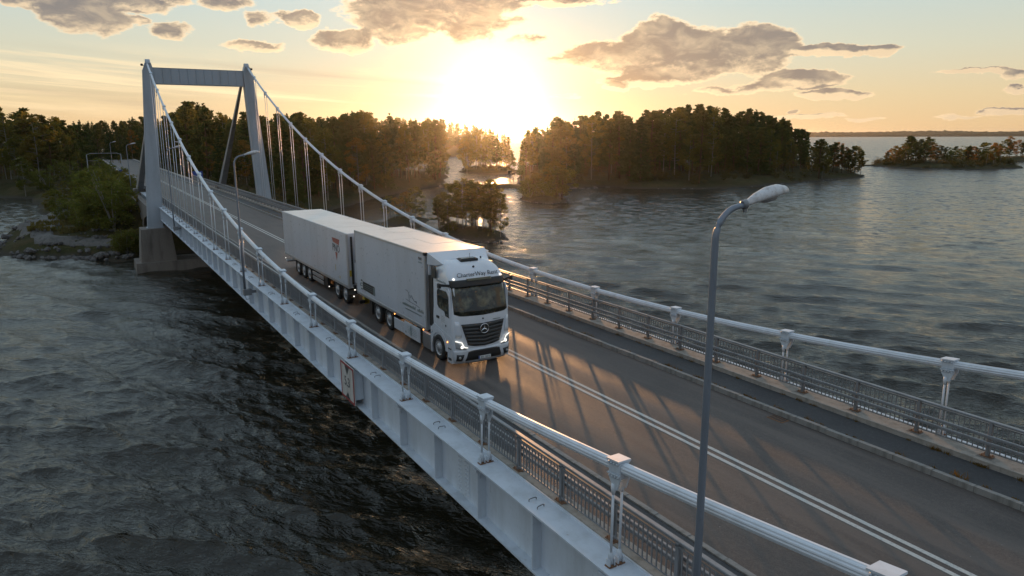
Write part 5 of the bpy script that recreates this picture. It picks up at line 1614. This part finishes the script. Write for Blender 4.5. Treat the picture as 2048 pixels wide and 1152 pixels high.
b = MB(); b.lathe([(0.0, -0.03), (0.03, -0.02), (0.03, 0.0)], 'y', (70.68, YC - 1.205, 0.66), 8); tb(b, 'side_marker', M_AMB, cab)
# roof air deflector
b = MB(); b.smooth = False
b.add([(69.55, YC - 1.12, 3.36), (69.95, YC - 0.98, 3.46), (69.16, YC - 1.24, 3.98), (69.10, YC - 1.24, 3.36),
       (69.55, YC + 1.12, 3.36), (69.95, YC + 0.98, 3.46), (69.16, YC + 1.24, 3.98), (69.10, YC + 1.24, 3.36), (69.88, YC - .98, 3.46), (69.10, YC - 1.2, 3.94), (69.88, YC + .98, 3.46), (69.10, YC + 1.2, 3.94)],
      [(0, 1, 2, 3), (7, 6, 5, 4), (1, 5, 6, 2), (2, 6, 11, 9), (9, 11, 10, 8), (8, 10, 5, 1)])
b.v = [(v[0], v[1], v[2] - 0.17 if v[2] > 3.9 else v[2]) for v in b.v]
tb(b, 'roof_deflector', M_TW, cab)

# ---- dolly and trailer
R0 = (53.0, YC, RZ)
trl = empty('box_trailer', R0, label='white box trailer with a red triangle logo, coupled behind the lorry', cat='trailer')
def rb_(mb, name, m, parent=trl, **k):
    mb.v = [(v[0] - R0[0], v[1] - R0[1], v[2] - R0[2]) for v in mb.v]
    return mb.build(name, m, parent, **k)
TX0, TX1, TZ0, TZ1 = 46.65, 59.65, 0.70, 3.45
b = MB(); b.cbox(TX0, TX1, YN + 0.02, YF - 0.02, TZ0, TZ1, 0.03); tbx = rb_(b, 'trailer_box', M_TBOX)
n = 10
for s, yy in ((-1, YN), (1, YF)):
    for i in range(n):
        b = MB(); L = (TX1 - TX0 - 0.3) / n; x = TX0 + 0.1 + i * L
        b.cbox(x + 0.006, x + L - 0.006, *sorted((yy + 0.02 * -s, yy + s * (0.001 + 0.003 * random.random()))), TZ0 + 0.12, TZ1 - 0.09, 0.006); rb_(b, 'side_panel', M_TBOX, tbx)
    b = MB(); b.cbox(TX0, TX1, *sorted((yy - s * 0.05, yy + s * 0.012)), TZ0 - 0.03, TZ0 + 0.115, 0.01); rb_(b, 'bottom_rail', M_ALU, tbx)
    b = MB(); b.cbox(TX0, TX1, *sorted((yy - s * 0.05, yy + s * 0.012)), TZ1 - 0.085, TZ1 + 0.012, 0.015); rb_(b, 'top_rail', M_TBOX, tbx)
    b = MB(); b.cbox(TX1 - 0.18, TX1 + 0.02, *sorted((yy - s * 0.09, yy + s * 0.02)), TZ0, TZ1, 0.04); rb_(b, 'corner_post', M_ALU, tbx)
n = 15
for i in range(n):
    b = MB(); L = (TX1 - TX0 - 0.12) / n; x = TX0 + 0.06 + i * L
    b.cbox(x + 0.008, x + L - 0.008, YN + 0.06, YF - 0.06, TZ1 - 0.01, TZ1 + 0.012, 0.004); rb_(b, 'roof_panel', M_TROOF, tbx)
# front bulkhead fittings
b = MB(); b.cbox(TX1 + 0.02, TX1 + 0.30, YN + 0.45, YF - 0.45, 2.15, 3.35, 0.05); rb_(b, 'cooling_unit', M_TW, tbx)
b = MB(); b.cbox(TX1 + 0.02, TX1 + 0.22, YN + 0.30, YF - 0.45, 0.95, 1.98, 0.04); rb_(b, 'bulkhead_box', M_TW, tbx)
b = MB(); b.box(TX1 + 0.02, TX1 + 0.05, YN + 0.16, YN + 0.26, 0.9, 3.3); b.box(TX1 + 0.02, TX1 + 0.32, YN + 0.36, YN + 0.8, 2.0, 2.13); b.box(TX1 + .02, TX1 + .2, YN + .2, YN + .6, .74, .85); rb_(b, 'bulkhead_trim', M_BLK, tbx)
b = MB(); b.cbox(TX1 + 0.02, TX1 + 0.05, YN + 0.05, YN + 0.15, 1.30, 1.62, 0.01); rb_(b, 'bulkhead_sign', M_YEL, tbx)
# printed logo: red triangle with letters across
yl_ = YN - 0.007
b = MB(); b.add([(57.20, yl_, 3.02), (58.48, yl_, 3.02), (58.34, yl_, 2.72), (57.34, yl_, 2.80)], [(3, 2, 1, 0)]); b.add([(57.66, yl_, 2.30), (58.05, yl_, 2.30), (57.86, yl_, 1.86)], [(2, 1, 0)])
lg = rb_(b, 'logo', M_RED, tbx)
o = bpy.data.objects.new('lettering', text_mesh('PNO', 0.56, M_INK, depth=0.004)); place(o, tbx, loc=(57.84 - R0[0], yl_ - R0[1], 2.33 - R0[2])); o.rotation_euler = (math.pi / 2, 0, 0); o.scale = (1.05, 1, 1)
b = MB(); b.box(57.55, 57.61, yl_, yl_ + .004, 1.30, 1.62) ; b.box(58.2, 58.30, yl_, yl_ + .004, .98, 1.12); rb_(b, 'warning_label', M_YEL, tbx)
# chassis
b = MB(); b.box(47.0, 59.2, YC - 0.5, YC - 0.38, 0.35, 0.66); b.box(47.0, 59.2, YC + 0.38, YC + 0.5, 0.35, 0.66)
b.box(46.8, 59.5, YN + 0.12, YF - 0.12, 0.62, 0.68)
for x in (49.76, 51.02, 52.22, 57.53, 58.86): b.tube([(x, YN + 0.3, 0.28), (x, YF - 0.3, 0.28)], 0.08, 8)
b.box(57.0, 60.9, YC - 0.15, YC + 0.15, 0.20, 0.34)
b.box(55.1, 55.25, YN + 0.35, YN + 0.5, -0.05, 0.6)
rb_(b, 'chassis', M_BLK)
for z in (0.06, 0.34):
    b = MB(); b.cbox(52.9, 55.0, YN + 0.04, YN + 0.08, z, z + 0.2, 0.01); rb_(b, 'side_guard', M_ALU)
b = MB(); b.cbox(55.05, 55.6, YN + 0.1, YN + 0.5, 0.0, 0.6, 0.02); rb_(b, 'landing_gear', M_BLK)
b = MB(); b.box(56.2, 56.5, YN + 0.1, YN + 0.4, 0.35, 0.5); rb_(b, 'reflector', mat('orange_reflector', (0.5, 0.16, 0.02), 0.4))
wheels(trl, R0, (49.76, 51.02, 52.22, 57.53, 58.86))
b = MB()
for xc in (57.53, 58.86):
    pts = []
    for k in range(9):
        a = math.pi * (0.02 + 0.96 * k / 8); pts.append((xc - 0.57 * math.cos(a), 0.28 + 0.57 * math.sin(a)))
    for p, q in zip(pts, pts[1:]): b.bar((p[0], YN + 0.22, p[1]), (q[0], YN + 0.22, q[1]), 0.42, 0.02)
rb_(b, 'dolly_mudguard', M_GRIL)
b = MB(); b.box(49.15, 49.18, YN + 0.05, YN + 0.5, -0.1, 0.65); b.box(46.7, 46.8, YN + 0.1, YF - 0.1, 0.15, 0.32); rb_(b, 'rear_underrun', M_BLK)
b = MB(); b.cbox(46.75, 46.95, YN + 0.03, YN + 0.9, 0.20, 0.30, 0.01); rb_(b, 'rear_bar', M_TW)
b = MB()
for (x, z) in ((46.72, 0.42), (56.15, 0.18)): b.lathe([(0.0, -0.04), (0.03, -0.03), (0.035, 0.0)], 'y', (x, YN + 0.03, z), 8)
for (y, z) in ((YN + 0.25, 0.62), (YN + 0.18, 0.30)): b.lathe([(0.0, 0.05), (0.03, 0.04), (0.035, 0)], 'x', (59.75, y, z), 8)
rb_(b, 'marker_lamp', M_WMK)

# ------------------------------------------------------------------ clearance board on the girder
cs = empty('clearance_sign', (69.08, -6.10, -0.68), label='white clearance board with red border reading 5.3 on the girder', cat='sign')
b = MB(); b.cbox(-0.74, 0.74, -0.02, 0.02, -0.78, 0.62, 0.006); b.build('sign_board', mat('sign_white', (0.50, 0.49, 0.46), 0.55, build=painted_b((0.52, 0.51, 0.48), (0.26, 0.24, 0.21), 0.6, False, 0, 3)), cs)
b = MB()
for q in ((-0.74, 0.74, 0.54, 0.62), (-0.74, 0.74, -0.78, -0.70), (-0.74, -0.66, -0.70, 0.54), (0.64, 0.74, -0.70, 0.54)): b.box(q[0], q[1], -0.026, -0.020, q[2], q[3])
b.build('red_border', mat('sign_red', (0.26, 0.03, 0.03), 0.5), cs)
b = MB(); b.add([(-0.26, -0.026, 0.54), (0.26, -0.026, 0.54), (0.0, -0.026, 0.20)], [(2, 1, 0)]); b.add([(-0.26, -0.026, -0.70), (0.26, -0.026, -0.70), (0.0, -0.026, -0.46)], [(0, 1, 2)]); b.build('arrow_mark', M_INK, cs)
o = bpy.data.objects.new('numerals', text_mesh('5.3', 0.52, M_INK, 'numerals', depth=0.004)); place(o, cs, loc=(-0.03, -0.026, -0.24)); o.rotation_euler = (math.pi / 2, 0, 0)
for xx in (-0.6, 0.6):
    b = MB(); b.box(xx - 0.04, xx + 0.04, 0.02, 0.36, -0.6, 0.55); b.build('bracket', M_STEEL, cs)

# ------------------------------------------------------------------ left bank: path, boulders, grass
M_PATH = mat('gravel_path', (0.12, 0.115, 0.105), 0.95, spec=0.2, build=painted_b((0.135, 0.13, 0.12), (0.07, 0.068, 0.06), 0.8, False, 0.6, 1.2))
def ribbon(name, pts, wd, z_off, m, **k):
    b = MB(); vs = []
    P = [Vector((g.x, g.y, 0)) for g in pts]
    dense = []
    for p, q in zip(P, P[1:]):
        n_ = max(2, int((q - p).length / 1.2))
        dense += [p.lerp(q, i / n_) for i in range(n_)]
    dense.append(P[-1])
    for i, p in enumerate(dense):
        d = (dense[min(i + 1, len(dense) - 1)] - dense[max(i - 1, 0)]).normalized(); nn = Vector((-d.y, d.x, 0))
        w2 = np.interp(i / (len(dense) - 1), np.linspace(0, 1, len(wd)), wd) / 2 * (1 + 0.12 * math.sin(i * 1.7))
        for t in (-1.15, -1, -.5, 0, .5, 1, 1.15):
            q = p + nn * w2 * t; z = h_main(q.x, q.y)
            vs.append((q.x, q.y, z + (z_off if abs(t) <= 1 else -0.3)))
    fs = [(i * 7 + k, i * 7 + k + 1, (i + 1) * 7 + k + 1, (i + 1) * 7 + k) for i in range(len(dense) - 1) for k in range(6)]
    b.smooth = True; b.add(vs, fs); return b.build(name, m, kind='structure')
ribbon('path', [onland(q[0], q[1], h_main) for q in ((98, 438), (80, 458), (88, 478), (150, 489), (245, 488))], [3.0, 8.0, 7.0, 2.4, 2.2], 0.28, M_PATH)
M_ROCK = mat('shore_boulder', (0.13, 0.125, 0.12), 0.9, spec=0.3, build=painted_b((0.13, 0.125, 0.12), (0.05, 0.047, 0.04), 0.9, False, 0.6, 1.2))
rock_me = []
for i in range(6):
    r = np.random.default_rng(500 + i)
    import bmesh
    bm = bmesh.new(); bmesh.ops.create_icosphere(bm, subdivisions=1, radius=0.5)
    for v in bm.verts:
        v.co = Vector((v.co.x * r.uniform(.75, 1.25) + r.normal(0, .04), v.co.y * r.uniform(.75, 1.2), v.co.z * r.uniform(.5, .85)))
    me = bpy.data.meshes.new('boulder'); bm.to_mesh(me); bm.free(); me.materials.append(M_ROCK); rock_me.append(me)
rk = empty('riprap', tuple(ground(120, 515)), label='heap of grey boulders lining the waterline of the left spit', cat='riprap')
r = np.random.default_rng(31)
base_ = Vector(rk.location)
line_f = [(-60, 503), (0, 510), (60, 516), (110, 518), (160, 519), (210, 520), (262, 519), (272, 510)]
def pline(pts, t):
    t = t * (len(pts) - 1); k = min(int(t), len(pts) - 2); f = t - k
    return pts[k][0] + (pts[k + 1][0] - pts[k][0]) * f, pts[k][1] + (pts[k + 1][1] - pts[k][1]) * f
for i in range(250):
    px, py = pline(line_f, r.random()); up_ = abs(r.normal(0, 1)) * 9 if i < 190 else r.random() * 4
    g = ground(px, py - up_ + 2)
    z = max(h_main(g.x, g.y), WZ)
    s_ = r.uniform(0.35, 1.05) * (1.1 - up_ / 40)
    inst('boulder', rock_me[r.integers(6)], rk, (g.x - base_.x, g.y - base_.y, z + 0.10 * s_ - base_.z), rot=(r.random() * 6, r.random() * .6, r.random() * 6), scale=(s_, s_ * r.uniform(.7, 1), s_))
rk2 = empty('riprap', tuple(ground(60, 452)), label='row of boulders along the bay side of the left spit', cat='riprap')
base_ = Vector(rk2.location)
for i in range(70):
    px, py = pline([(98, 437), (70, 448), (40, 463), (0, 488), (-20, 496)], r.random())
    g = ground(px + r.normal(0, 2), py + r.random() * 5); s_ = r.uniform(0.5, 1.2)
    inst('boulder', rock_me[r.integers(6)], rk2, (g.x - base_.x, g.y - base_.y, max(h_main(g.x, g.y), WZ) + .05 - base_.z), rot=(r.random() * 6, r.random() * .6, r.random() * 6), scale=(s_, s_, s_))
sc_ = empty('rockfill_slope', tuple(ground(205, 450, -4.5)), label='slope of loose grey rockfill beside the abutment', cat='rockfill')
base_ = Vector(sc_.location)
for i in range(240):
    px, py = r.normal(215, 20), r.uniform(424, 482)
    g = onland(px - (py - 450) * 0.25, py, h_main)
    s_ = r.uniform(0.22, 0.55)
    inst('boulder', rock_me[r.integers(6)], sc_, (g.x - base_.x, g.y - base_.y, h_main(g.x, g.y) + .06 - base_.z), rot=(r.random() * 6, r.random() * .6, r.random() * 6), scale=(s_, s_, s_))
for (poly, nm, n_, hf, sd_) in ((isl_main, 'the long wooded island', 90, h_isl, 61), (isl1, 'the islet nearest the truck', 40, h_i1, 62), (isl2, 'the small round islet', 34, h_i2, 63), (isl3, 'the low right island', 60, h_i3, 64), (cause, 'the causeway', 60, h_cause, 65)):
    e = empty('shore_rocks', (poly[0][0], poly[0][1], WZ), label='dark rocks at the waterline of %s' % nm, cat='rocks')
    r = np.random.default_rng(sd_); P = poly
    seg = [(Vector((*P[i], 0)), Vector((*P[(i + 1) % len(P)], 0))) for i in range(len(P))]
    Ls = np.array([(b_ - a_).length for a_, b_ in seg]); Ls /= Ls.sum()
    b = MB()
    for i in range(n_ * 3):
        k = r.choice(len(seg), p=Ls); a_, b_ = seg[k]; p = a_.lerp(b_, r.random())
        s_ = r.uniform(0.3, 1.0) * (0.6 if n_ < 45 else 1)
        me = rock_me[r.integers(6)]
        co = [v.co for v in me.vertices]; th = r.random() * 6
        b.add([(p.x - e.location.x + (c.x * math.cos(th) - c.y * math.sin(th)) * s_ * 1.4 + 0, p.y - e.location.y + (c.x * math.sin(th) + c.y * math.cos(th)) * s_, c.z * s_ * 0.9 + 0.05) for c in co], [tuple(f.vertices) for f in me.polygons])
    b.build('rocks', M_ROCK, e, kind='stuff')

# tufts of grass and weeds in the kerb joints
def tufts():
    r = np.random.default_rng(91); V = []; F = []; mi = []
    spots = []
    for i in range(230):
        x = r.uniform(8, 122)
        spots.append((x, 3.78 + r.random() * 0.06, -0.10, r.uniform(0.03, 0.12) * (1.6 if r.random() < .15 else 1)))
    for i in range(260):
        x = r.uniform(8, 122); spots.append((x, 4.93 - r.random() * 0.05, -0.10, r.uniform(0.03, 0.10)))
    for i in range(160):
        x = r.uniform(30, 122); spots.append((x, -3.56 - r.random() * .05, RZ, r.uniform(0.02, 0.08)))
    for i in range(14): spots.append((99.0 + r.normal(0, .5), -3.50 + r.normal(0, .06), RZ, r.uniform(0.1, 0.2)))
    for (x, y, z, h) in spots:
        n_ = int(8 + h * 120)
        for k in range(n_):
            a = r.random() * 6.28; d = r.random() * h * 1.1; bx_, by_ = x + math.cos(a) * d * 1.6, y + math.sin(a) * d * 0.6
            tx, ty = bx_ + r.normal(0, h * .35), by_ + r.normal(0, h * .25); hh = h * r.uniform(.4, 1.1); w_ = 0.008
            o = len(V); V += [(bx_ - w_, by_, z), (bx_ + w_, by_, z), (tx + w_ * .6, ty, z + hh), (tx - w_ * .4, ty + w_, z + hh * .95)]; F.append((o, o + 1, o + 2, o + 3))
    me = np_mesh('weeds', np.array(V), np.array(F), leaf_mat('dry_weeds', [(0.06, 0.07, 0.02), (0.16, 0.10, 0.03), (0.24, 0.11, 0.03)], 0.5))
    place(bpy.data.objects.new('weeds', me), kind='stuff', label='dry weeds growing along the kerbs', cat='weeds')
tufts()
# coarse grass on the embankment
def grass():
    r = np.random.default_rng(92); n = 26000
    X = r.uniform(-110, -12, n); Y = r.uniform(-34, -6.9, n)
    V = []; F = []
    keep = []
    for x, y in zip(X, Y):
        z = h_main(x, y)
        if z < WZ + 2.3: continue
        g_ = vn2(x, y)
        if g_ < -0.25: continue
        keep.append((x, y, z))
    K = np.array(keep); m_ = len(K)
    h = r.uniform(0.25, 0.8, m_); a = r.random(m_) * 6.28; w_ = 0.22
    dx, dy = np.cos(a) * w_, np.sin(a) * w_
    lx, ly = r.normal(0, .2, m_), r.normal(0, .2, m_)
    v0 = np.stack([K[:, 0] - dx, K[:, 1] - dy, K[:, 2] - .05], 1); v1 = np.stack([K[:, 0] + dx, K[:, 1] + dy, K[:, 2] - .05], 1)
    v2 = np.stack([K[:, 0] + dx * .3 + lx, K[:, 1] + dy * .3 + ly, K[:, 2] + h], 1); v3 = np.stack([K[:, 0] - dx * .6 + lx, K[:, 1] - dy * .6 + ly, K[:, 2] + h * .8], 1)
    V = np.stack([v0, v1, v2, v3], 1).reshape(-1, 3)
    me = np_mesh('tall_grass', V, np.arange(len(V)).reshape(-1, 4), leaf_mat('tall_grass_blades', [(0.055, 0.062, 0.022), (0.085, 0.080, 0.03), (0.12, 0.095, 0.045)], 0.4))
    place(bpy.data.objects.new('tall_grass', me), kind='stuff', label='tall dry grass on the embankment left of the tower', cat='grass')
def vn2(x, y): return math.sin(x * .35 + 1.3 * math.sin(y * .21)) * math.cos(y * .4 + x * .1)
grass()

# ------------------------------------------------------------------ approach: height gantry, signs, beacons
gx, gy0, gy1 = -106.0, -11.8, -4.6
gt = empty('height_gantry', (gx, 0, -7), label='thin grey height gantry spanning the side road among the trees', cat='gantry')
gz = 6.0
for y in (gy0, gy1):
    b = MB(); b.tube([(0, y, 0), (0, y, gz + 5.3)], 0.09, 8); b.build('gantry_post', M_GALV, gt)
b = MB(); b.tube([(0, gy0, gz + 5.3), (0, gy0 + .8, gz + 5.6), (0, gy1 - .8, gz + 5.6), (0, gy1, gz + 5.3)], 0.07, 8); b.build('gantry_beam', M_GALV, gt)
b = MB(); b.tube([(0, gy0 + .2, gz + 3.9), (0, gy1 - .2, gz + 3.9)], 0.04, 6); b.build('hanging_bar', M_GALV, gt)
for (x, y, w_, h_, z, col, lab) in ((-62.5, 6.6, 1.9, 1.5, 1.2, M_BLUE, 'blue road sign standing on the right verge beyond the tower'), (-66.0, -6.8, 0.6, 0.6, 2.2, M_BLUE, 'small blue road sign on the left verge of the approach')):
    e = empty('road_sign', (x, y, -0.4), label=lab, cat='road sign')
    for dy in (-.3 * w_, .3 * w_) if w_ > 1 else (0,):
        b = MB(); b.tube([(-0.06, dy, 0), (-0.06, dy, z + h_ / 2)], 0.04, 6); b.build('post', M_GALV, e)
    b = MB(); b.cbox(-0.02, 0.02, -w_ / 2, w_ / 2, z - h_ / 2, z + h_ / 2, 0.01); b.build('sign_face', col, e)
for k, (px, py, nm) in enumerate(((1020, 360, 'left'), (1027, 362, 'right'))):
    g = ground(px, py)
    e = empty('channel_marker', tuple(g), label='dark channel marker post in the bright water under the sun, %s of the two' % nm, cat='marker')
    b = MB(); b.tube([(0, 0, -1), (0, 0, 2.6)], 0.12, 6); b.build('marker_post', M_BLK, e)
    b = MB(); b.cbox(-0.5, 0.5, -0.5, 0.5, 2.2, 3.4 if k == 0 else 2.9, 0.05); b.build('topmark', M_BLK, e)

# ------------------------------------------------------------------ wear and fittings on the deck
M_TAR = mat('tar_seam', (0.018, 0.018, 0.019), 0.5)
r = np.random.default_rng(17)
for x in (30.3, 55.2, 80.6, 105.0):
    b = MB(); b.cbox(-0.28, 0.28, -0.17, 0.17, -0.02, 0.012, 0.005)
    e = b.build('drain_grate', M_RUST, label='rusty drain grate in the carriageway beside the far kerb, %s from the tower' % ordinal([30.3, 55.2, 80.6, 105.0].index(x) + 1), cat='drain', group='drains beside the far kerb')
    e.location = (x, 3.36, RZ)
    for k in range(6):
        g_ = MB(); g_.box(-0.24 + k * 0.085, -0.20 + k * 0.085, -0.14, 0.14, 0.012, 0.02); g_.build('bar', M_BLK, e)
